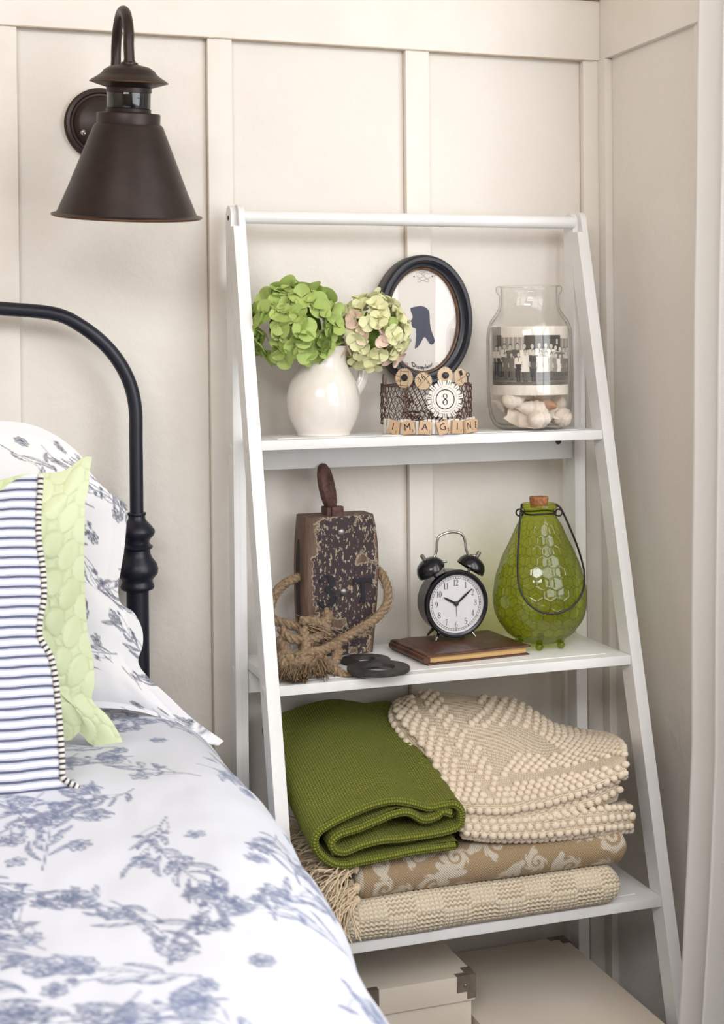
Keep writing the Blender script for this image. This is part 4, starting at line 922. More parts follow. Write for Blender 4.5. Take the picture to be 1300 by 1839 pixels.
for px, py, dep, kd, sz, eu, lb_ in sh_list:
    o = bpy.data.objects.new('seashell', SM[kd]); COL.objects.link(o); loc_ = pjar(px, py, dep); dxy = loc_[:2]-np.array(jc); rr_ = np.linalg.norm(dxy); lim = (.0555-.42*sz) if kd == 'cone' else (.0545-.56*sz); loc_[:2] = np.array(jc)+dxy*min(1, lim/max(rr_, 1e-6)); loc_[2] = max(loc_[2], z1+.009+.22*sz)
    o.location = loc_; o.rotation_euler = eu; o.scale = (sz,)*3; o['category'] = 'seashell'
    if lb_: o['label'] = lb_; o['group'] = 'white seashells in the glass jar'
    else: o['label'] = 'white seashell buried behind the front shells in the jar'; o['group'] = 'buried seashells in the glass jar'
o = bpy.data.objects.new('seashell', SMb); COL.objects.link(o); o.location = pjar(970, 722, .036); o.rotation_euler = (.2, .4, .75); o.scale = (.024, .038, .022); o['label'] = 'brown mottled seashell at the top of the white shells in the jar'; o['category'] = 'seashell'

# ================================================================== middle shelf
z2 = Z[1]
# pulley block
blk = thing('wooden_block', 'old wooden pulley block with peeling dark paint marked 3 T', 'pulley block', (.131, -.06, z2))
rows = [(1170, 553, 673), (1130, 549, 677), (1080, 546, 681), (1020, 545, 683.5), (980, 546, 682), (950, 548, 678.5), (927, 550, 673.5)]
yF, yB = -.0865, -.034; zs = []; SE = []
for py, xl_, xr_ in rows:
    l_, r_ = at(xl_, py, 1, yF), at(xr_, py, 1, yF); zs.append((l_[2]+r_[2])/2); SE.append((l_[0], r_[0]))
zs = np.array(zs); zs[0] = z2+.0005; SE = np.array(SE); nz, nx_ = 110, 44
zg = np.linspace(zs[0], zs[-1], nz); xl_ = np.interp(zg, zs, SE[:, 0]); xr_ = np.interp(zg, zs, SE[:, 1])
ring = []
for i in range(nz):
    x0, x1 = xl_[i], xr_[i]; c_ = .006; loop = []
    fr_ = [(x0+c_*.3, yF+c_), (x0+c_, yF)]; 
    xsF = np.linspace(x0+c_, x1-c_, 60); loop += [(x, yF-.0015*math.sin(PI*(x-x0)/(x1-x0))) for x in xsF]; loop += [(x1-c_*.3, yF+c_*.5), (x1, yF+c_*1.4)]
    loop += [(x1, y) for y in np.linspace(yF+.012, yB-.004, 10)]; loop += [(x, yB) for x in np.linspace(x1-.004, x0+.004, 16)]; loop += [(x0, y) for y in np.linspace(yB-.004, yF+.012, 10)]; loop += [(x0, yF+c_*1.4), (x0+c_*.3, yF+c_*.5)]
    ring.append([(x, y, zg[i]) for x, y in loop])
nl = len(ring[0]); V = np.array(ring).reshape(-1, 3); F_ = grid_faces(nz, nl, closed=True)+[tuple(range(nl))[::-1], tuple((nz-1)*nl+k_ for k_ in range(nl))]
xc_ = (V[:, 0]-np.interp(V[:, 2], zg, xl_))/(np.interp(V[:, 2], zg, xr_)-np.interp(V[:, 2], zg, xl_)); front = V[:, 1] < yF+.004
dx_ = np.abs(xc_-.535); pm_ = np.where(front, .80-np.clip((dx_-.33)/.14, 0, 1)*.62, .12)
zq = V[:, 2]; pm_ = pm_-.42*np.exp(-(((xc_-.55)/.2)**2+((zq-.893)/.010)**2))-.5*np.exp(-(((xc_-.42)/.22)**2+((zq-.768)/.013)**2))-.3*np.exp(-((zq-.728)/.006)**2)-.35*np.exp(-(((xc_-.75)/.12)**2+((zq-.852)/.008)**2))-.3*np.exp(-((zq-.918)/.006)**2)-.3*np.exp(-(((xc_-.82)/.1)**2+((zq-.75)/.012)**2))
me = mesh(V, F_, attrs={'paint': pm_}); me.set_sharp_from_angle(angle=.6); body = part('wood_body', me, m_peel, blk)
for z in (zs[-1],):
    pass
b = MB()
for i in range(18):   # dark sheave slot on the left face
    pass
q1, q2 = at(537.5, 968, 1, -.055), at(541, 1140, 1, -.055); xsl = float(np.interp((q1[2]+q2[2])/2, zg, xl_))
V = []; zz_ = np.linspace(q2[2], q1[2], 24)
sl = MB()
for j in range(23):
    za, zb_ = zz_[j], zz_[j+1]; xa, xb = float(np.interp(za, zg, xl_)), float(np.interp(zb_, zg, xl_)); e_ = .0006
    wj = lambda z_: .0085*min(1, math.sqrt(max(.02, 1-((abs(z_-(q1[2]+q2[2])/2)/((q1[2]-q2[2])/2)))**6)))
    sl.add([(xa-e_, -.058-wj(za), za), (xa-e_, -.058+wj(za), za), (xb-e_, -.058+wj(zb_), zb_), (xb-e_, -.058-wj(zb_), zb_), (xa+.002, -.058-wj(za), za), (xa+.002, -.058+wj(za), za), (xb+.002, -.058+wj(zb_), zb_), (xb+.002, -.058-wj(zb_), zb_)], [(0, 1, 2, 3), (0, 4, 5, 1), (3, 2, 6, 7), (0, 3, 7, 4), (1, 5, 6, 2)])
part('sheave_slot', sl, m_dark, blk)
for px, py in ((613, 956), (617, 1063)):
    q = at(px, py, 1, yF-.001); b = MB(); b.sphere(q, .0056, 18, 10, (1, .55, 1)); part('rivet', b, m_steelbright, blk)
for g, px, py, h, bold in (('3', 587, 1062, .044, 1.9), ('T', 652, 1060, .032, 1.2)):
    q = at(px, py, 1, yF-.0032); t_ = glyphs(g, h, .0003, bold); t_.v = [(x+q[0], q[1]-z, y+q[2]) for x, y, z in t_.v]; part('stencilled_mark', t_, m_decal, blk, label='dark stencilled '+g)
# iron hook/loop on top
pa = [(588, 917), (582, 890), (577, 866), (573, 850), (575, 842), (581, 840), (588, 846), (594, 862), (598, 885), (600, 905)]
b = MB(); cen = smooth_path([(x, y) for x, y in [(592, 912), (588, 890), (584, 868), (581, 850)]], 12)
# flat oval ring seen nearly edge on: plane contains the lean direction and the depth axis
base = at(594, 908, 1, -.060); topc = at(580, 842, 1, -.060); ax = topc-base; hl = np.linalg.norm(ax)/2; ax /= np.linalg.norm(ax); mid = (base+at(580, 842, 1, -.060))/2; dep_ = np.array([.48, .85, 0]); lp = [mid+ax*hl*math.cos(t_)*.98+dep_*.020*math.sin(t_) for t_ in np.linspace(0, 2*PI, 49)]
b.tube(np.array(lp), .0072, 12, flat=1.2); part('iron_loop', b, m_rust, blk)
b = MB(); q = at(600, 918, 1, -.066); b.box((q[0]-.014, q[1]-.012, zs[-1]-.001), (q[0]+.008, q[1]+.016, zs[-1]+.0115), .0015); b.box((q[0]-.008, q[1]-.016, zs[-1]-.001), (q[0]+.009, q[1]-.004, zs[-1]+.013), .0015); part('iron_shackle', b, m_rust, blk)

# rope
def strands(mb, path, R, turns_per_m=38, n=None, ns=3, r_k=.56):
    L_ = np.sum(np.linalg.norm(np.diff(path, axis=0), axis=1)); n = n or max(12, int(L_/.0022)); P = arcs(path, n); T = np.gradient(P, axis=0); T /= np.linalg.norm(T, axis=1)[:, None]
    N = np.cross(T[0], [0.3, .2, 1]); N /= np.linalg.norm(N); NN = []
    for i in range(n): N = N-T[i]*(N@T[i]); N /= np.linalg.norm(N); NN.append(N.copy())
    NN = np.array(NN); B = np.cross(T, NN); s = np.linspace(0, L_, n)
    for k_ in range(ns):
        ph_ = 2*PI*(k_/ns+turns_per_m*s); Q = P+R*.48*(np.cos(ph_)[:, None]*NN+np.sin(ph_)[:, None]*B); mb.tube(Q, R*r_k*(1+.05*np.sin(s*900+k_)), 7)
    for i in range(int(L_*1500)):
        j = random.randrange(n); d = np.array([random.gauss(0, 1) for _ in range(3)]); d /= np.linalg.norm(d); p = P[j]+d*R*.9; mb.tube([p, p+d*R*.35+T[j]*.003*random.choice((-1, 1)), p+d*R*.5+T[j]*.006*random.choice((-1, 1))], .00018, 3, False)
def RP(L_): return smooth_path([at(x, y, 1, d) for x, y, d in L_], 80)
rope = thing('rope', 'hairy brown jute rope knotted beside the wooden pulley block', 'rope', (.06, -.14, z2))
R_ = .0066
for nm, pth, r_ in (('rope_loop', RP([(548, 1035, -.062), (520, 1043, -.072), (497, 1063, -.085), (484, 1095, -.100), (490, 1112, -.115), (520, 1122, -.125), (550, 1127, -.13), (580, 1118, -.130), (592, 1108, -.122), (584, 1098, -.112)]), R_),
    ('rope_loop', RP([(672, 1020, -.060), (686, 1032, -.075), (696, 1058, -.095), (694, 1085, -.105), (676, 1110, -.112), (645, 1130, -.118), (612, 1150, -.124), (585, 1163, -.13), (555, 1172, -.14), (535, 1180, -.15)]), R_)):
    b = MB(); strands(b, pth, r_); part(nm, b, m_rope, rope)
b = MB()
kn = [[(505, 1130, -.14), (520, 1145, -.155), (545, 1150, -.16), (570, 1145, -.155), (585, 1130, -.145), (570, 1118, -.14), (540, 1115, -.138)],
      [(500, 1150, -.15), (515, 1175, -.175), (535, 1200, -.19), (548, 1208, -.195)], [(505, 1165, -.16), (508, 1190, -.185), (520, 1210, -.2)],
      [(545, 1130, -.150), (550, 1155, -.168), (545, 1180, -.175), (530, 1195, -.18), (515, 1200, -.18)],
      [(530, 1180, -.17), (555, 1172, -.172), (580, 1168, -.165), (600, 1160, -.155), (608, 1172, -.160), (600, 1190, -.172), (590, 1200, -.18)],
      [(575, 1170, -.162), (570, 1188, -.175), (560, 1200, -.185), (550, 1190, -.18), (560, 1172, -.165)]]
for p in kn: strands(b, RP(p), R_*1.0)
part('rope_knot', b, m_rope, rope)
def frayed(p0, p1, n=90, spread=.011, name='frayed_end'):
    b = MB(); p0, p1 = np.array(p0), np.array(p1)
    for i in range(n):
        o_ = np.array([random.gauss(0, .0028) for _ in range(3)]); e_ = np.array([random.gauss(0, spread*.5) for _ in range(3)]); e_[2] = abs(e_[2])*.4 if p1[2]+e_[2] < z2+.006 else e_[2]*.6
        m1 = p0+(p1-p0)*.4+o_*1.5+e_*.5; q = p0+(p1-p0)*random.uniform(.8, 1.05)+o_+e_; q[2] = max(q[2], z2+.001); b.tube(smooth_path([p0+o_, m1, q], 6), .0007, 3, False)
    part(name, b, m_rope, rope)
frayed(at(548, 1198, 1, -.192), at(540, 1222, 2, z2+.004)); frayed(at(515, 1195, 1, -.185), at(508, 1218, 2, z2+.004)); frayed(at(525, 1200, 1, -.185), at(525, 1222, 2, z2+.006)); frayed(at(572, 1190, 1, -.18), at(578, 1215, 2, z2+.005)); frayed(at(505, 1150, 1, -.15), at(500, 1185, 1, -.17)); frayed(at(560, 1130, 1, -.15), at(590, 1140, 1, -.15), 60)
b = MB(); strands(b, RP([(582, 1185, -.175), (596, 1197, -.190), (612, 1211, -.2035), (624, 1219, -.2085)]), R_*.95); part('rope_tail', b, m_rope, rope)
frayed(at(616, 1213, 1, -.205), at(630, 1221, 1, -.209), 40, .005)
# lift anything that would sink into the board
for ch in rope.children:
    me = ch.data; n = len(me.vertices); co = np.empty(n*3, dtype=np.float32); me.vertices.foreach_get('co', co); co = co.reshape(-1, 3); lo = co[:, 2] < z2+.0006; co[lo, 2] = z2+.0006; me.vertices.foreach_set('co', co.ravel())

# washers
def washer(px, py, zc, ro, ri, th, label, tilt=(0, 0)):
    q = at(px, py, 2, zc+th); b = MB(); b.lathe([(ri, 0), (ro-.0008, 0), (ro, .0008), (ro, th-.0008), (ro-.0008, th), (ri+.0006, th), (ri, th-.0006), (ri, 0)], (0, 0, 0), 64, close=False)
    Rm = Matrix.Translation(Vector((q[0], q[1], zc))) @ Euler((tilt[0], tilt[1], 0)).to_matrix().to_4x4(); b.xf(Rm); return single('washer', b, m_steel, label, 'washer')
washer(656, 1183, z2, .0340, .0134, .0045, 'dark steel washer ring lying underneath on the middle shelf')
washer(679.5, 1197, z2+.0048, .0412, .0212, .0052, 'larger dark steel washer ring resting on top of the other ring', (.0, .0))

# leather book
BC = (.2875, -.127); br = .085
book = thing('book', 'worn brown leather bound book lying flat beneath the alarm clock', 'book', (BC[0], BC[1], z2), br)
def cover(z0, th, w_, d_, seed):
    nu, nv = 60, 46; u = np.linspace(-1, 1, nu); v = np.linspace(-1, 1, nv); U, V = np.meshgrid(u, v)
    eX = w_/2*(1+.012*vnoise(V*4+9, U*0+seed, 3)); eY = d_/2*(1+.014*vnoise(U*4+5, V*0+seed, 4)); X = U*eX; Y = V*eY
    wv = .0015*vnoise(U*2.5+seed, V*2.5, 6, 3)*2; r_ = np.clip((1-np.maximum(np.abs(U), np.abs(V)*1))/.05, 0, 1); top = z0+th*(.45+.55*np.sqrt(r_))+np.abs(wv); top -= .0013*np.exp(-((U+.84)/.02)**2)
    bot = np.full_like(top, z0); Vt = np.vstack([np.stack([X, Y, top], 2).reshape(-1, 3), np.stack([X, Y, bot], 2).reshape(-1, 3)]); n0 = nu*nv
    F_ = grid_faces(nv, nu)+[q[::-1] for q in grid_faces(nv, nu, n0)]; rim = [i for i in range(nu)]+[nu*j+nu-1 for j in range(1, nv)]+[nu*(nv-1)+i for i in range(nu-2, -1, -1)]+[nu*j for j in range(nv-2, 0, -1)]
    F_ += [(rim[i], n0+rim[i], n0+rim[(i+1) % len(rim)], rim[(i+1) % len(rim)]) for i in range(len(rim))]
    return mesh(Vt, F_)
part('cover', cover(0.0003, .0022, .156, .116, 1), m_leather, book, world=False)
part('cover', cover(.0112, .0028, .158, .118, 4), m_leather, book, world=False)
b = MB(); b.box((-.076, -.0545, .0026), (.0745, .0545, .0112), .001); part('page_block', b, m_pages, book, world=False)
b = MB(); b.tube([(-.078, -.056, .0068), (-.078, .056, .0068)], .0052, 12); part('spine', b, m_leather, book, world=False)

# alarm clock
KC = at(821, 1085, 1, -.122); KX, KZ = float(KC[0]), float(KC[2]); KR = .0474; zk = z2+.0148
clk = thing('alarm_clock', 'black twin bell alarm clock showing ten past ten on the leather book', 'clock', (KX, -.10, zk))
b = MB(); b.lathe([(.0005, -.076), (.036, -.076), (.042, -.078), (.0445, -.083), (.0450, -.108), (.0462, -.1105), (.0474, -.113), (.0474, -.1205), (.0462, -.1225), (.0435, -.1228), (.0410, -.1215), (.0405, -.1160), (.0003, -.1160)], (KX, 0, KZ), 72, 'y', close=False); part('case', b.mesh(angle=50), m_blackgloss, clk)
b = MB(); b.lathe([(.0001, -.1172), (.0392, -.1172), (.0406, -.1200), (.0409, -.1165), (.0001, -.1162)], (KX, 0, KZ), 72, 'y', close=False); dial = part('dial', b, pm('white_dial', (226, 224, 226), .5), clk)
b = MB()
for r_ in (.0352, .0378):
    tt = np.linspace(0, 2*PI, 97); g = MB(); g.tube(np.array([(KX+r_*math.cos(q), -.1174, KZ+r_*math.sin(q)) for q in tt]), .0002, 4); b.add(g.v, g.f)
for i in range(60):
    a = 2*PI*i/60; w2 = .0005 if i % 5 == 0 else .00025; b.tube([(KX+.0352*math.sin(a), -.1174, KZ+.0352*math.cos(a)), (KX+.0378*math.sin(a), -.1174, KZ+.0378*math.cos(a))], w2, 4)
part('minute_track', b, m_ink, dial)
for h in range(1, 13):
    a = 2*PI*h/12; g = glyphs(str(h), .0083, .0002, 1.0); rr = .0292; cx_, cz_ = KX+rr*math.sin(a), KZ+rr*math.cos(a)
    g.v = [(x*.95+cx_, -.1174-z, y+cz_) for x, y, z in g.v]; part('numeral', g, m_ink, dial)
def hand(ang, ln, wd, y, tail=0):
    b = MB(); P = [(-tail, wd*.3), (0, wd*.45), (ln*.55, wd*.5), (ln*.8, wd*.35), (ln, wd*.12)]; poly = [(s, h_) for s, h_ in P]+[(s, -h_) for s, h_ in P[::-1]]
    d = (math.sin(ang), math.cos(ang)); n_ = (d[1], -d[0]); pts_ = [(KX+s*d[0]+h_*n_[0], KZ+s*d[1]+h_*n_[1]) for s, h_ in poly]; b.prism(pts_, y-.0005, y); return b
part('hour_hand', hand(math.radians(-62), .0215, .0032, -.1185), m_blackgloss, clk); part('minute_hand', hand(math.radians(50), .0305, .0030, -.1192), m_blackgloss, clk); part('alarm_hand', hand(math.radians(178), .0190, .0006, -.1180), m_boxmetal, clk)
b = MB(); b.lathe([(.0001, -.1205), (.0032, -.1200), (.0036, -.1185), (.0036, -.1175)], (KX, 0, KZ), 24, 'y', False); part('hub', b, m_blackgloss, clk)
b = MB(); b.lathe([(.0001, -.1213), (.0404, -.1213), (.0404, -.1209), (.0001, -.1209)], (KX, 0, KZ), 64, 'y', False); part('glass', b, m_frameglass, clk)
yK = -.100
for sd in (-1, 1):
    th_ = sd*math.radians(33); c0 = Vector((KX+.0605*math.sin(th_), yK, KZ+.0605*math.cos(th_)))
    bb = MB(); bb.lathe([(.0208, -.0075), (.0210, -.0060), (.0200, 0), (.0165, .0060), (.0105, .0100), (.004, .0116), (.0003, .0118), (.0003, .0103), (.0095, .0088), (.0155, .0045), (.0190, -.001), (.0200, -.0070)], (0, 0, 0), 40, close=False)
    Rm = Matrix.Translation(c0) @ Matrix.Rotation(th_, 4, 'Y'); bb.xf(Rm); bell = part('bell', bb.mesh(angle=50), m_blackgloss, clk)
    s = MB(); s.tube([c0-Vector((math.sin(th_), 0, math.cos(th_)))*.018, c0+Vector((math.sin(th_), 0, math.cos(th_)))*.010], .0022, 10); part('bell_post', s, m_steelbright, bell)
    s = MB(); d = Vector((math.sin(th_), 0, math.cos(th_))); s.tube([c0+d*.012, c0+d*.0205], .0030, 12); part('bell_nut', s, m_boxmetal, bell)
hpth = [(KX-.0345, KZ+.0615), (KX-.0255, KZ+.0645), (KX-.0215, KZ+.074), (KX-.0205, KZ+.086), (KX-.0165, KZ+.0935), (KX-.004, KZ+.0975), (KX+.008, KZ+.0975), (KX+.0170, KZ+.0940), (KX+.0215, KZ+.0850), (KX+.0230, KZ+.0740), (KX+.0270, KZ+.0650), (KX+.0365, KZ+.0620)]
b = MB(); b.tube(np.array([(x, yK, z) for x, z in smooth_path(hpth, 70)]), .0019, 12, flat=1.0); part('handle', b, m_chrome, clk)
b = MB(); b.tube([(KX-.009, yK+.004, KZ+.040), (KX-.009, yK+.004, KZ+.056)], .0007, 6); b.tube([(KX-.0135, yK+.004, KZ+.0565), (KX-.0045, yK+.004, KZ+.0565)], .0021, 10); part('hammer', b, m_steelbright, clk)
for x0, x1, ya, yb_ in ((KX-.0245, KX-.0325, -.112, -.121), (KX+.0245, KX+.0320, -.106, -.110), (KX-.022, KX-.028, -.084, -.078), (KX+.022, KX+.028, -.084, -.078)):
    b = MB(); b.tube([(x0, ya, KZ-.0400), (x1, yb_, zk+.0015)], [.0030, .0014], 12); part('foot', b, m_chrome, clk)

# green vase
vc = (.4095, -.130); SV = 1/1268.0
vase = thing('glass_vase', 'green honeycomb glass bottle vase with cork and black wire handle', 'vase', (vc[0], vc[1], z2))
prof = [(.5, 741), (55, 740), (75, 738), (95, 735), (122, 720), (145, 705), (167, 680), (190, 650), (205, 620), (213, 590), (217, 555), (216, 520), (211, 485), (203, 450), (192, 415), (178, 375), (160, 335), (141, 298), (121, 255), (102, 212), (84, 180), (72, 163), (70, 152), (74, 142), (84, 134), (86, 124), (82, 116), (70, 112)]
def zv(Yc): return float(at(970, 860+Yc/2.6, 1, vc[1])[2])
zoff = (z2+.006)-zv(741)
Pr = arcs(crs(np.array([(r_/2.6*SV, zv(y)+zoff*max(0, (y-400)/341)) for r_, y in prof]), 200), 340); nth = 420
ths = np.linspace(0, 2*PI, nth, endpoint=False); sarc = np.r_[0, np.cumsum(np.linalg.norm(np.diff(Pr, axis=0), axis=1))]
nh = 21; cell = 2*PI/nh
TH, SA = np.meshgrid(ths, sarc); RR = Pr[:, 0][:, None]*np.ones_like(TH)
uh = TH/cell+.06*vnoise(TH*6, SA*60, 8); vh = SA/.0172+.10*vnoise(TH*6+7, SA*60, 9)     # hex lattice in (angle, arc) space
def hexd(u, v):
    v = v/.866; best = np.full(u.shape, 9.); sec = np.full(u.shape, 9.); v0 = np.floor(v)
    for dv_ in (0, 1):
        row = v0+dv_; off = .5*(row % 2)
        for du_ in (-1, 0, 1):
            cu_ = np.round(u-off)+off+du_; d = np.hypot(u-cu_, (v-row)*.866); s_m = d < best; sec = np.where(s_m, best, np.minimum(sec, d)); best = np.where(s_m, d, best)
    return sec-best
hd = hexd(uh, vh); band = np.clip((SA-.045)/.006, 0, 1)*np.clip((sarc[-1]-.030-SA)/.01, 0, 1)
rid = np.exp(-(hd/.055)**2)*band; r3 = RR+.0007*np.exp(-(hd/.09)**2)*band
V = np.stack([vc[0]+r3*np.cos(TH), vc[1]+r3*np.sin(TH), Pr[:, 1][:, None]*np.ones_like(TH)], 2).reshape(-1, 3)
me = mesh(V, grid_faces(len(Pr), nth, closed=True), attrs={'ridge': rid.ravel()}); 
M = Mat('honeycomb_green_glass'); M.n.remove(M.b); rg = M.node('ShaderNodeAttribute', attribute_name='ridge').outputs['Fac']
tr = M.node('ShaderNodeBsdfTransparent'); gl = M.node('ShaderNodeBsdfGlossy'); gl.inputs['Roughness'].default_value = .07; lw = M.node('ShaderNodeLayerWeight'); lw.inputs['Blend'].default_value = .3
tint = M.ramp(lw.outputs['Facing'], [(.3, L((218, 224, 132))), (.95, L((128, 144, 44)))]); tint = M.mix(M.math('MULTIPLY', rg, .7), tint, L((84, 98, 26))); M.link(tint, tr.inputs[0])
df = M.node('ShaderNodeBsdfDiffuse'); df.inputs[0].default_value = L((150, 160, 46)); m0 = M.node('ShaderNodeMixShader'); m0.inputs[0].default_value = .12; M.link(tr.outputs[0], m0.inputs[1]); M.link(df.outputs[0], m0.inputs[2])
lw2 = M.node('ShaderNodeLayerWeight'); lw2.inputs['Blend'].default_value = .5; fr_ = M.math('MULTIPLY_ADD', M.math('POWER', lw2.outputs['Facing'], 4.0), .6, .06); mx = M.node('ShaderNodeMixShader'); M.link(fr_, mx.inputs[0]); M.link(m0.outputs[0], mx.inputs[1]); M.link(gl.outputs[0], mx.inputs[2]); M.link(mx.outputs[0], M.n['Material Output'].inputs[0]); m_honey = M.m
part('glass_body', me, m_honey, vase)
zl_ = Pr[-1][1]
b = MB(); b.lathe([(.0004, zl_-.006), (.0120, zl_-.006), (.0138, zl_+.0075), (.0128, zl_+.0090), (.0004, zl_+.0092)], (vc[0], vc[1], 0), 32, close=False); part('cork', b, m_cork, vase)
for a in (-2.05, -1.0, .1, 1.1, 2.2, 3.2):
    b = MB(); b.sphere((vc[0]+.034*math.cos(a), vc[1]+.034*math.sin(a), z2+.0056), .0056, 14, 8); part('foot', b, m_green_glass, vase)
zn = zv(157); tt = np.linspace(0, 2*PI, 49); b = MB(); b.tube(np.array([(vc[0]+.0232*math.cos(q), vc[1]+.0232*math.sin(q), zn+.0008*math.sin(3*q)) for q in tt]), .0013, 8)
dR = np.array([math.cos(.41), -math.sin(.41), 0])    # roughly across the line of sight
earL = np.array([vc[0], vc[1], zn])-dR*.0275; earR = np.array([vc[0], vc[1], zn])+dR*.0275
for e in (earL, earR): b.tube(np.array([e+dR*.0048*math.cos(q)+np.array([0, 0, .0048*math.sin(q)]) for q in tt]), .0012, 8)
for e, sg in ((earL, 1), (earR, -1)):
    for kk in (-.001, .0012): b.tube(np.array([e+dR*sg*(.003+.004*s)+np.array([0, -.002*s, kk+.0008]) for s in np.linspace(0, 1, 6)]), .0011, 6)
part('neck_wire', b, m_wire, vase)
hb = [(937, 905), (934, 930), (931, 975), (929.5, 1020), (933, 1055), (944, 1078), (960, 1093), (980, 1101), (1003, 1101), (1025, 1091), (1041, 1073), (1049, 1050), (1048, 1022), (1038, 985), (1022, 945), (1008, 915), (999, 906)]
pts = []
for x, y in hb:
    # lie just in front of the glass
    yv = vc[1]-.02
    for _ in range(25):
        q = at(x, y, 1, yv); rr = np.interp(-q[2], -Pr[:, 1][::-1]*-1*-1 if False else -Pr[::-1, 1], Pr[::-1, 0])+.0035; dx = q[0]-vc[0]; yt = vc[1]-math.sqrt(max(rr*rr-dx*dx, 1e-6)); yv = .6*yv+.4*yt
    pts.append(at(x, y, 1, yv))
b = MB(); b.tube(smooth_path(pts, 110), .0015, 10); part('wire_handle', b, m_wire, vase)

# ================================================================== bottom shelf: folded blankets
z3 = Z[2]
def closed_sheet(prof, xs, disp=None, shape=None):
    """prof(s in 0..1)->(y,z) loop, swept along x"""
    pass
def knit(u, v, mode):
    """stitch relief in metres, u across, v along rows; returns height 0..1"""
    if mode == 'basket':
        bw, bh = .037, .026; chk = (np.floor(u/bw)+np.floor(v/bh)) % 2; w_ = .0062; h_ = .0052
        fx = u/w_-np.floor(u/w_); tri = np.abs(fx-.5)*2; st = .5+.5*np.cos(2*PI*(v/h_+tri*.55)); col = np.sin(PI*fx)**.0*(1-np.exp(-((fx)/.12)**2))*(1-np.exp(-((1-fx)/.12)**2))*(1-.5*np.exp(-((fx-.5)/.09)**2))
        A_ = .3+.7*st**.6*col
        w2 = .0066; ph_ = .5*np.cos(2*PI*u/w2); B_ = .5+.5*np.cos(2*PI*(v/.0056)+ph_*2.2); hole = np.exp(-(((u/w2+.5) % 1-.5)/.16)**2)*np.exp(-(((v/.0056+.5) % 1-.5)/.3)**2)
        B_ = np.clip(B_**.7-.4*hole, 0, 1)
        return np.where(chk > .5, A_, B_)
    w_ = .0030; fx = (u/w_) % 1; tri = np.abs(fx-.5)*2; return (.5+.5*np.cos(2*PI*(v/.0028+tri*.5)))**.7*(1-.7*np.exp(-((np.minimum(fx, 1-fx))/.14)**2))
def folded(x0, x1, ya, yb, za, zb, nS, nX, sag=None, layers=1, relief=None, amp=.0014, p=3.2, endr=.020, seed=1):
    """one folded slab: rounded front and back, soft rounded ends; returns grid, arc lengths"""
    t_ = np.linspace(0, 2*PI, 2001); cy, cz = (ya+yb)/2, (za+zb)/2; hy, hz_ = abs(yb-ya)/2, (zb-za)/2
    # stadium with softened ends, start at bottom back
    L1 = 2*(hy-hz_); per = 2*L1+2*PI*hz_; s = np.linspace(0, per, nS); y = np.empty(nS); z = np.empty(nS)
    for i, q in enumerate(s):
        if q < L1: y[i], z[i] = cy+(hy-hz_)-q, cz-hz_
        elif q < L1+PI*hz_: a = (q-L1)/hz_; y[i], z[i] = cy-(hy-hz_)-hz_*math.sin(a), cz-hz_*math.cos(a)
        elif q < 2*L1+PI*hz_: y[i], z[i] = cy-(hy-hz_)+(q-L1-PI*hz_), cz+hz_
        else: a = (q-2*L1-PI*hz_)/hz_; y[i], z[i] = cy+(hy-hz_)+hz_*math.sin(a), cz+hz_*math.cos(a)
    xs = np.linspace(x0, x1, nX); Xg = xs[:, None]*np.ones(nS)[None]; d = np.minimum(xs-x0, x1-xs); e = np.clip(d/endr, 0, 1); kq = np.sqrt(1-(1-e)**2)*.9+.1*(e > 0)
    kq = np.maximum(kq, .04); Yg = cy+(y-cy)[None]*(1-.12*(1-kq))[:, None]; Zg_ = cz+(z-cz)[None]*kq[:, None]
    if sag is not None: Zg_ = Zg_+sag(Xg, Yg)
    P = np.stack([Xg, Yg, Zg_], 2); N = gridnormals(P); c0 = P.mean(axis=(0, 1)); 
    if ((P-c0)*N).sum() < 0: N = -N
    Sg = np.ones(nX)[:, None]*s[None]; hgt = relief(Xg, Sg) if relief else np.zeros_like(Xg)
    lump = .0035*vnoise(Xg*14, Sg*14, seed, 3)
    P = P+N*(amp*hgt+lump)[..., None]; P[..., 2] = np.maximum(P[..., 2], za+.0004)
    return P, Xg, Sg, hgt
def slab(name, label, m, cat, args, attr=None, **kw):
    P, Xg, Sg, h = folded(*args, **kw); at_ = attr(Xg, Sg, h)
    nX, nS = Xg.shape; me = mesh(P.reshape(-1, 3), [q[::-1] for q in grid_faces(nX, nS, closed=True)]+[tuple(range(nS)), tuple((nX-1)*nS+k_ for k_ in range(nS))[::-1]], uv=np.stack([Xg, Sg], 2).reshape(-1, 2), attrs=at_)
    return me, P
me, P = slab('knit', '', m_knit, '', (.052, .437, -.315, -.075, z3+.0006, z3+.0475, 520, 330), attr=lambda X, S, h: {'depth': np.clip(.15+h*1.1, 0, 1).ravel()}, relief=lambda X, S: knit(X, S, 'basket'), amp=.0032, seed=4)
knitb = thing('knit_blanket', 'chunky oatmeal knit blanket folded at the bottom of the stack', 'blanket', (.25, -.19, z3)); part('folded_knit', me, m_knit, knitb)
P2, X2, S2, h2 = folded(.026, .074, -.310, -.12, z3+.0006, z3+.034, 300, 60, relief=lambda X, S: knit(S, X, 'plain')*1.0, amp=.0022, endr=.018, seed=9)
nX, nS = X2.shape; me = mesh(P2.reshape(-1, 3), [q[::-1] for q in grid_faces(nX, nS, closed=True)]+[tuple(range(nS)), tuple((nX-1)*nS+k_ for k_ in range(nS))[::-1]], attrs={'depth': np.clip(.15+h2, 0, 1).ravel()}); part('folded_corner', me, m_knit, knitb)

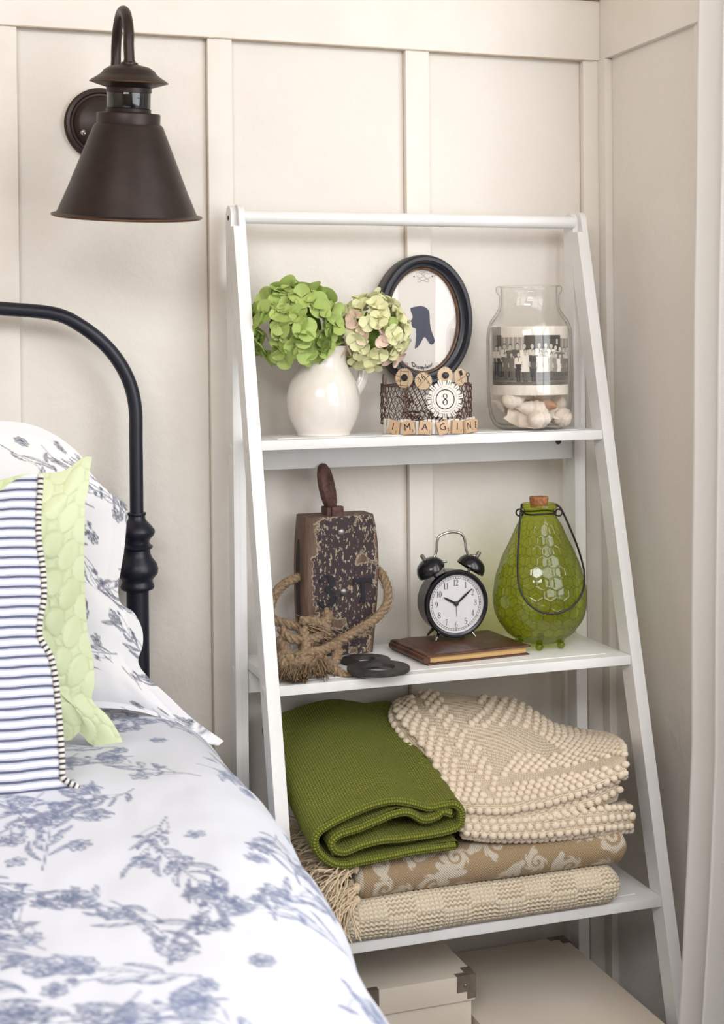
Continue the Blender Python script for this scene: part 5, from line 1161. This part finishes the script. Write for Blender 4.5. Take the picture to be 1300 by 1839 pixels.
# tan jacquard throw
cj = Canvas(.40, .40, .0008)
def scroll(x, y, r0, a0, sgn, turns=1.4, wd=.007):
    t_ = np.linspace(0, 1, 40); a = a0+sgn*t_*turns*2*PI; r_ = r0*(1-.85*t_); c_x = x-math.cos(a0)*r0; c_y = y-math.sin(a0)*r0; p = np.stack([c_x+r_*np.cos(a), c_y+r_*np.sin(a)], 1); cj.stroke(p, wd, wd*.6)
    for i in range(2, 24, 4):
        d = p[i]-np.array([c_x, c_y]); an = math.atan2(d[1], d[0]); cj.stroke(bez(p[i], an-sgn*.6, .012, -sgn*1.2, 6), wd*.6, wd*.2)
def acanthus(x, y, ang, ln, wd=.008):
    st = bez((x, y), ang, ln, random.uniform(-1, 1), 12); cj.stroke(st, wd, wd*.4)
    for i in range(1, 11): 
        for sd in (-1, 1): cj.stroke(bez(st[i], ang+sd*.9, .016*(1-i/14), -sd*.9, 6), wd*.6, wd*.25)
RS = random.Random(4); random.seed(4)
for i in range(13):
    x = .015+i*.0308; 
    for y in [.015+.0308*q for q in range(13)]:
        y2 = y+RS.uniform(-.012, .012)
        if (i+int(y/.0308)) % 2: scroll(x+RS.uniform(-.01, .01), y2, RS.uniform(.013, .019), RS.uniform(0, 6.28), RS.choice((-1, 1)), RS.uniform(1.1, 1.5), .0075)
        else: acanthus(x+RS.uniform(-.01, .01), y2, RS.uniform(0, 6.28), RS.uniform(.034, .046), .0085)
def jattr(X, S, h):
    p = cj.sample(X, S); edge = np.clip((X-.094)/.0006, 0, 1); band = ((X > .0735) & (X < .0815)); p = p*edge; p = np.where(band, .85, p); return {'print': p.ravel()}
me, P = slab('jac', '', m_jacq, '', (.073, .449, -.3125, -.08, z3+.0490, z3+.0990, 420, 460), attr=jattr, relief=lambda X, S: 0*X, amp=0, seed=14, endr=.014)
jq = thing('jacquard_throw', 'folded tan throw with cream scroll pattern and tasselled left edge', 'blanket', (.26, -.2, z3+.049)); part('folded_throw', me, m_jacq, jq)
def tassel(p0, d, ln, n=26, seed=0):
    R = random.Random(seed); b = MB(); p0 = np.array(p0); d = np.array(d)/np.linalg.norm(d)
    for i in range(n):
        o_ = np.array([R.gauss(0, .0022) for _ in range(3)]); fan = np.array([R.gauss(0, .25) for _ in range(3)]); L_ = ln*R.uniform(.75, 1.05); pts_ = [p0+o_*.6]
        dd = d+fan*.2; q = pts_[0].copy()
        for s in range(7):
            dd = dd+np.array([R.gauss(0, .22) for _ in range(3)])+np.array([0, 0, -.13])+fan*.06; dd /= np.linalg.norm(dd); q = q+dd*L_/7
            if q[2] < z3+.002 and q[1] > yf(z3): q[2] = z3+.002
            pts_.append(q.copy())
        b.tube(smooth_path(pts_, 14), .00095, 4, False)
    kb = MB(); kb.sphere(p0-d*.001, .0052, 10, 7, (1, 1, 1.15)); 
    for i in range(5): a = i*1.3; kb.tube(smooth_path([p0+np.array([.003*math.cos(a), .004*math.sin(a), .005]), p0+np.array([-.004, .005*math.cos(a+1), 0]), p0+np.array([.002, .004*math.sin(a), -.005])], 8), .0011, 5)
    t0 = part('tassel', b, m_fringe, jq); part('knot', kb, m_fringe, t0)
ti = 0
for y in (-.312, -.296, -.280, -.262, -.243, -.224, -.205, -.186, -.167, -.148, -.13):
    for zz_ in ((.093, .070, .055) if y < -.29 else (.092, .058)):
        ti += 1; tassel((.071, y+(.004 if zz_ > .08 else 0), z3+zz_), (-1, -.35 if y < -.25 else -.15, -.25 if zz_ < .08 else .05), .066, 34 if y < -.22 else 20, ti)

# green throw: a sheet folded in a flat spiral whose end faces the room
sp_px = [(1172, 905), (1100, 915), (960, 938), (800, 968), (700, 985), (610, 1000), (540, 985), (478, 930), (462, 880), (482, 835), (540, 795), (640, 745), (760, 700), (860, 680), (960, 692), (1040, 712), (1110, 700), (1165, 695), (1200, 725), (1205, 775), (1185, 815), (1120, 838), (1020, 856), (900, 872), (790, 880), (690, 905), (615, 935), (565, 925), (548, 885), (590, 845), (680, 815), (780, 775), (850, 745), (930, 735), (1010, 775), (1075, 760), (1110, 735), (1150, 745)]
cl = np.array([at(400+x/2.826, 1180+y/2.826, 1, -.318)[[0, 2]] for x, y in sp_px]); cl = smooth_path(cl, 560)
T2 = np.gradient(cl, axis=0); T2 /= np.linalg.norm(T2, axis=1)[:, None]; N2 = np.stack([-T2[:, 1], T2[:, 0]], 1)
hth = .0050; nth_ = len(cl)
cap0 = [cl[0]+hth*(-T2[0]*math.sin(a)+N2[0]*math.cos(a)) for a in np.linspace(0, PI, 8)]; cap1 = [cl[-1]+hth*(T2[-1]*math.sin(a)-N2[-1]*math.cos(a)) for a in np.linspace(0, PI, 8)]
loop = np.vstack([cl+N2*hth, np.array(cap1)[1:-1][::-1] if False else np.array([cl[-1]+hth*(T2[-1]*math.sin(a)+N2[-1]*math.cos(a)) for a in np.linspace(0, PI, 8)])[1:-1], (cl-N2*hth)[::-1], np.array([cl[0]+hth*(-T2[0]*math.sin(a)-N2[0]*math.cos(a)) for a in np.linspace(0, PI, 8)])[1:-1]])
nL = len(loop); nD = 190; dd = np.linspace(0, 1, nD); zmin0 = loop[:, 1].min()
ysec = -.322+(.322-.068)*dd
cxm = .5*(loop[:, 0].min()+loop[:, 0].max()); zbase = z3+.0995
Lx = np.repeat(loop[None, :, 0], nD, 0); Lz = np.repeat(loop[None, :, 1], nD, 0)
grow = np.interp(dd, [0, .12, .5, 1], [1.0, 1.0, 1.16, 1.30])[:, None]; 
lift = np.interp(dd, [0, .3, 1], [0, .012, .036])[:, None]
zr_ = (Lz-zmin0); Hm = zr_.max(); zr_ = Hm*np.clip(zr_/Hm, 0, 1)**(1-.5*dd[:, None]); Zg2 = zbase+zr_*grow+lift*np.clip(zr_/.05, 0, 1)
Xg2 = cxm+(Lx-cxm)*np.interp(dd, [0, .5, 1], [1, 1.0, .97])[:, None]+np.interp(dd, [0, 1], [0, .004])[:, None]
endr_ = np.interp(dd, [0, .02, .05], [.55, .92, 1])[:, None]
Yg2 = ysec[:, None]*np.ones(nL)[None]+.004*vnoise(Lx*60, Lz*60, 3)*(1-dd[:, None])
P = np.stack([Xg2, Yg2, Zg2], 2); arcL = np.r_[0, np.cumsum(np.linalg.norm(np.diff(loop, axis=0), axis=1))]
N = gridnormals(P); SL = np.ones(nD)[:, None]*arcL[None]; YD = np.abs(P[..., 1]); lump = .004*vnoise(SL*16, YD*16, 6, 3)
wv = .0007*np.abs(np.sin(PI*SL/.0034)*np.sin(PI*YD/.0034)); 
P = P+N*(lump*0)[..., None]; P[..., 2] += lump
me = mesh(P.reshape(-1, 3), grid_faces(nD, nL, closed=True), uv=np.stack([SL, YD], 2).reshape(-1, 2))
gt = thing('green_throw', 'moss green woven wool throw rolled and folded on the left of the stack', 'blanket', (cxm, -.2, zbase)); part('folded_wool', me, m_throw_green, gt)
# cut end of the cloth facing the room
vA = (cl+N2*hth); vB = (cl-N2*hth); mid_ = cl; y0_ = -.322
rowsE = []
for f_, yy_ in ((1, 0), (.8, -.0022), (.35, -.0040), (-.35, -.0040), (-.8, -.0022), (-1, 0)):
    q = cl+N2*hth*f_; z_ = zbase+(q[:, 1]-zmin0); rowsE.append(np.stack([q[:, 0], np.full(len(q), y0_+yy_), z_], 1))
E_ = np.array(rowsE); lumpE = .004*vnoise((np.arange(len(cl))/len(cl)*(arcL[-1]/2))*16, np.full(len(cl), .322)*16, 6, 3); E_[..., 2] += lumpE[None]
arcC = np.r_[0, np.cumsum(np.linalg.norm(np.diff(cl, axis=0), axis=1))]; uvE = np.stack([np.repeat(arcC[None], 6, 0), np.repeat(np.array([0, .0025, .005, .0078, .0103, .0128])[:, None], len(cl), 1)], 2).reshape(-1, 2)
me = mesh(E_.reshape(-1, 3), grid_faces(6, len(cl)), uv=uvE); part('rolled_edge', me, m_throw_green, gt)

# cream bobble blanket
cbl = thing('bobble_blanket', 'cream cotton blanket covered in knitted bobbles, piled on the right', 'blanket', (.34, -.2, z3+.1))
def ctrl(rows_): return np.array([[at(x, y, 1, d) for x, y, d in r_] for r_ in rows_])
def surf(C, nu, nv):
    A_ = crs(C, nv); B_ = crs(np.swapaxes(A_, 0, 1), nu); return np.swapaxes(B_, 0, 1)
D = lambda d, pts_: [(x, y, d) for x, y in pts_]
topC = ctrl([D(-.055, [(716, 1275), (765, 1262), (850, 1272), (930, 1290), (990, 1330), (1050, 1345)]),
             D(-.075, [(714, 1262), (770, 1244), (855, 1252), (930, 1262), (985, 1300), (1045, 1318)]),
             D(-.14, [(716, 1288), (795, 1286), (890, 1300), (970, 1318), (1030, 1325), (1082, 1320)]),
             D(-.21, [(762, 1345), (835, 1350), (910, 1362), (980, 1366), (1050, 1352), (1112, 1332)]),
             D(-.275, [(806, 1415), (872, 1412), (930, 1412), (990, 1403), (1055, 1385), (1121, 1352)]),
             D(-.305, [(820, 1440), (885, 1445), (940, 1440), (1000, 1428), (1060, 1408), (1123, 1378)]),
             D(-.300, [(824, 1462), (890, 1462), (945, 1455), (1005, 1442), (1062, 1422), (1120, 1394)]),
             D(-.270, [(830, 1462), (890, 1460), (945, 1452), (1005, 1438), (1062, 1420), (1116, 1392)])])
Ptop = surf(topC, 260, 260)
def addknit(P, amp=.0012, wsc=1.0):
    N = gridnormals(P); 
    if (N[..., 2].mean() < 0): N = -N; addknit.flip = True
    else: addknit.flip = False
    um = np.cumsum(np.linalg.norm(np.diff(P, axis=1, prepend=P[:, :1]), axis=2), axis=1); vm_ = np.cumsum(np.linalg.norm(np.diff(P, axis=0, prepend=P[:1]), axis=2), axis=0)
    h = knit(um*wsc, vm_*wsc, 'plain'); return P+N*(amp*h)[..., None], N, um, vm_, h
Pk, Nk, um, vm_, hk = addknit(Ptop)
gf = grid_faces(260, 260); nq = np.cross(Pk[130, 131]-Pk[130, 130], Pk[131, 130]-Pk[130, 130]); gf = gf if nq[2] > 0 else [q[::-1] for q in gf]
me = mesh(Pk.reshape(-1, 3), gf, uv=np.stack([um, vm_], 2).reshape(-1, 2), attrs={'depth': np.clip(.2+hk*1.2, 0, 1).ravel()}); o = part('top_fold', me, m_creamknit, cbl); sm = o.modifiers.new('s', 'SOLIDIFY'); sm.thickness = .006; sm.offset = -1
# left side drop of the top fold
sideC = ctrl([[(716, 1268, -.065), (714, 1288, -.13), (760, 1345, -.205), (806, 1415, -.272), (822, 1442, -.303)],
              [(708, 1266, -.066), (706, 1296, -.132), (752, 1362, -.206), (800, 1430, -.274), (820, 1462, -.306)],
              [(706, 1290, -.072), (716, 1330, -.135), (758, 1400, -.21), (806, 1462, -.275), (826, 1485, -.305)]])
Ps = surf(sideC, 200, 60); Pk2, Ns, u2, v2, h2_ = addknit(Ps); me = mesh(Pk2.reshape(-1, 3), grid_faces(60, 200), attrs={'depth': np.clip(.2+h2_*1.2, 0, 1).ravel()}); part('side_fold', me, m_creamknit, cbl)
def layer(f_px, zlo_px, d0, depth=.2):
    """a lower layer: front strip seen from outside, folding back at its top and bottom"""
    return None
midC = ctrl([[(840, 1452, -.20), (900, 1452, -.20), (960, 1445, -.20), (1030, 1425, -.20), (1080, 1400, -.20), (1108, 1395, -.20)],
             [(838, 1462, -.29), (890, 1465, -.292), (950, 1458, -.292), (1010, 1446, -.292), (1065, 1425, -.292), (1106, 1400, -.288)],
             [(836, 1474, -.302), (890, 1478, -.305), (950, 1472, -.305), (1010, 1460, -.305), (1068, 1440, -.302), (1112, 1418, -.296)],
             [(838, 1486, -.296), (890, 1488, -.30), (950, 1482, -.30), (1010, 1470, -.30), (1068, 1452, -.296), (1108, 1436, -.29)]])
botC = ctrl([[(832, 1470, -.19), (890, 1470, -.19), (960, 1462, -.19), (1030, 1450, -.19), (1080, 1440, -.19), (1122, 1436, -.19)],
             [(826, 1472, -.295), (880, 1474, -.298), (950, 1470, -.298), (1020, 1460, -.298), (1080, 1448, -.296), (1128, 1446, -.288)],
             [(824, 1486, -.306), (875, 1490, -.312), (950, 1488, -.312), (1020, 1482, -.312), (1080, 1474, -.31), (1134, 1468, -.298)],
             [(832, 1496, -.302), (880, 1502, -.308), (950, 1503, -.308), (1020, 1498, -.308), (1080, 1490, -.304), (1130, 1486, -.292)],
             [(838, 1492, -.24), (880, 1496, -.24), (950, 1496, -.24), (1020, 1490, -.24), (1080, 1482, -.24), (1126, 1478, -.24)]])
surfs = []
for C_, nm in ((midC, 'middle_fold'), (botC, 'bottom_fold')):
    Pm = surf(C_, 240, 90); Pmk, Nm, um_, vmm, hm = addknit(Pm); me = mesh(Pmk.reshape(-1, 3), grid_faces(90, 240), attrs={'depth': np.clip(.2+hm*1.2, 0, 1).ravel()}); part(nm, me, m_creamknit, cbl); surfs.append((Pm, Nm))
# bobbles
ico = bmesh.new(); bmesh.ops.create_icosphere(ico, subdivisions=2, radius=1); IV = np.array([v.co[:] for v in ico.verts]); IF = [tuple(v.index for v in f.verts) for f in ico.faces]; ico.free()
bob_v = []; bob_f = []
def bobble(p, n, r_):
    n = n/np.linalg.norm(n); sc_ = np.array([r_*random.uniform(.9, 1.1), r_*random.uniform(.9, 1.1), r_*.8]); z_ = n; x_ = np.cross([0, 0.3, 1], z_); x_ /= np.linalg.norm(x_); y_ = np.cross(z_, x_); M_ = np.stack([x_, y_, z_], 0)
    tw = IV*sc_*(1+.07*np.sin(IV[:, :1]*6+IV[:, 2:]*5+random.random()*6)); v = tw @ M_+p+n*r_*.25; o_ = len(bob_v); bob_v.extend(v.tolist()); bob_f.extend([(a+o_, b_+o_, c_+o_) for a, b_, c_ in IF])
def proj(p):
    d = p-CAM; z = d@_f; return CX+F_PX*(d@_r)/z, CY-F_PX*(d@_u)/z
def cover_b(P, N, step, r_, skip=None, vlo=0, vhi=1, tone_=None):
    nv, nu = P.shape[:2]; vl = np.r_[0, np.cumsum(np.linalg.norm(np.diff(P[:, nu//2], axis=0), axis=1))]; ul = np.r_[0, np.cumsum(np.linalg.norm(np.diff(P[nv//2], axis=0), axis=1))]
    nr = int(vl[-1]/step*1.12); nc = int(ul[-1]/step)
    for i in range(nr+1):
        vi = np.interp((i+.0)/nr*vl[-1], vl, np.arange(nv))
        if not (vlo <= vi/(nv-1) <= vhi): continue
        for j in range(nc+1):
            ui = np.interp(min(ul[-1], (j+.5*(i % 2))/nc*ul[-1]), ul, np.arange(nu)); a, b_ = int(vi), int(min(ui, nu-1)); p = P[a, b_]
            if skip and skip(*proj(p)): continue
            bobble(p, N[a, b_]*(1 if True else 1), r_*random.uniform(.92, 1.08))
def inpoly(x, y, poly):
    c_ = False
    for (x0, y0), (x1, y1) in zip(poly, poly[1:]+poly[:1]):
        if (y0 > y) != (y1 > y) and x < (x1-x0)*(y-y0)/(y1-y0)+x0: c_ = not c_
    return c_
flat1 = [(782, 1240), (870, 1243), (838, 1300), (865, 1305), (940, 1308), (965, 1318), (1010, 1350), (980, 1362), (925, 1352), (893, 1400), (880, 1385), (850, 1330), (812, 1290)]
seamL = lambda x, y: abs(x-np.interp(y, [1245, 1300, 1350, 1440], [742, 778, 815, 893])) < 9 and y < 1440
seamR = lambda x, y: x > 890 and abs(y-np.interp(x, [890, 960, 1060, 1110], [1406, 1395, 1378, 1366])) < 8
cover_b(Ptop, Nk, .0120, .0053, lambda x, y: inpoly(x, y, flat1) or seamL(x, y) or seamR(x, y), .08, .90)
sgn = 1 if (Ns[..., 0].mean() < 0) else -1; cover_b(Ps, Ns*sgn, .0120, .0053, None, .25, 1)
for (Pm, Nm) in surfs:
    sg = 1 if Nm[45, :, 1].mean() < 0 else -1; cover_b(Pm, Nm*sg, .0120, .0053, None, .30, .85)
Pm, Nm = surfs[1]
for j in range(0, 34):   # scalloped hem
    p = Pm[int(.78*89), int(j/33*239)]; bobble(p+np.array([0, -.002, -.002]), np.array([0, -1, -.5]), .0052)
part('bobbles', mesh(bob_v, bob_f), m_bobble, cbl, kind='stuff')
b = MB(); q = at(1124, 1474, 1, -.285); b.sphere(q, .012, 20, 12, (1, 1, .95)); part('corner_ball', b, m_creamknit, cbl)

# ================================================================== storage boxes on the lowest board
z4 = Z[3]
def corner_guard(mb_list, x, y, z, sx, sy, h=.030, wd=.026):
    """bent metal corner: two plates meeting on the edge with a notched lower lip, plus a top tab"""
    g = MB(); t_ = .0010; w2 = wd*.45
    def P_(u, v): return (x-sx*u, y-sy*v)        # u along the front face, v along the side face, both measured from the edge
    def bx_(u0, u1, v0, v1, z0, z1): p, q = P_(u0, v0), P_(u1, v1); g.box((min(p[0], q[0]), min(p[1], q[1]), z0), (max(p[0], q[0]), max(p[1], q[1]), z1), .0003)
    bx_(-t_, wd, -t_, 0, z-h*.68, z+t_); bx_(-t_*.8, w2, -t_*.8, 0, z-h, z-h*.66)
    bx_(-t_*.9, 0, -t_*.9, wd, z-h*.68, z+t_*.9); bx_(-t_*.7, 0, -t_*.7, w2, z-h, z-h*.66)
    bx_(-t_*.8, w2, -t_*.8, wd*.9, z, z+t_*.8); bx_(-t_*.7, wd, -t_*.7, wd*.35, z, z+t_*.6); return g
def storage(label, x0, x1, y0, y1, zt_, lid_h, corners):
    s = thing('storage_box', label, 'box', ((x0+x1)/2, (y0+y1)/2, z4), 0, 'lidded cream storage boxes under the blankets')
    b = MB(); i_ = .004; b.box((x0+i_, y0+i_, z4+.0005), (x1-i_, y1-i_, zt_-.012), .0015); part('box_body', b, m_kraft, s)
    b = MB(); b.box((x0, y0, zt_-lid_h), (x1, y1, zt_), .0018); lid = part('lid', b, m_kraft, s)
    b = MB(); b.box((x0+.002, y0+.002, zt_-lid_h-.0018), (x1-.002, y1-.002, zt_-lid_h), 0); part('lid_shadow_gap', b, m_dark, s) if False else None
    for cx_, cy_ in corners:
        sx = 1 if cx_ > 0 else -1; sy = 1 if cy_ > 0 else -1; X_, Y_ = (x1 if sx > 0 else x0), (y1 if sy > 0 else y0)
        gd = part('metal_corner', corner_guard(None, X_, Y_, zt_, sx, sy), m_boxmetal, lid)
    for sx in (-1, 1):
        X_ = (x1-.014) if sx > 0 else (x0+.014); b = MB(); b.sphere((X_, y0-.0012, zt_-.0125), .0026, 12, 8, (1, .5, 1)); part('rivet', b, m_steelbright, lid)
    return s
storage('tall cream lidded box with metal corners at the left under the blankets', .0935, .2525, -.254, -.04, .330, .033, [(1, -1), (-1, -1), (1, 1), (-1, 1)])
storage('low wide cream lidded box standing right of the taller box', .2575, .4835, -.372, -.046, .2655, .036, [(1, 1), (1, -1), (-1, 1)])
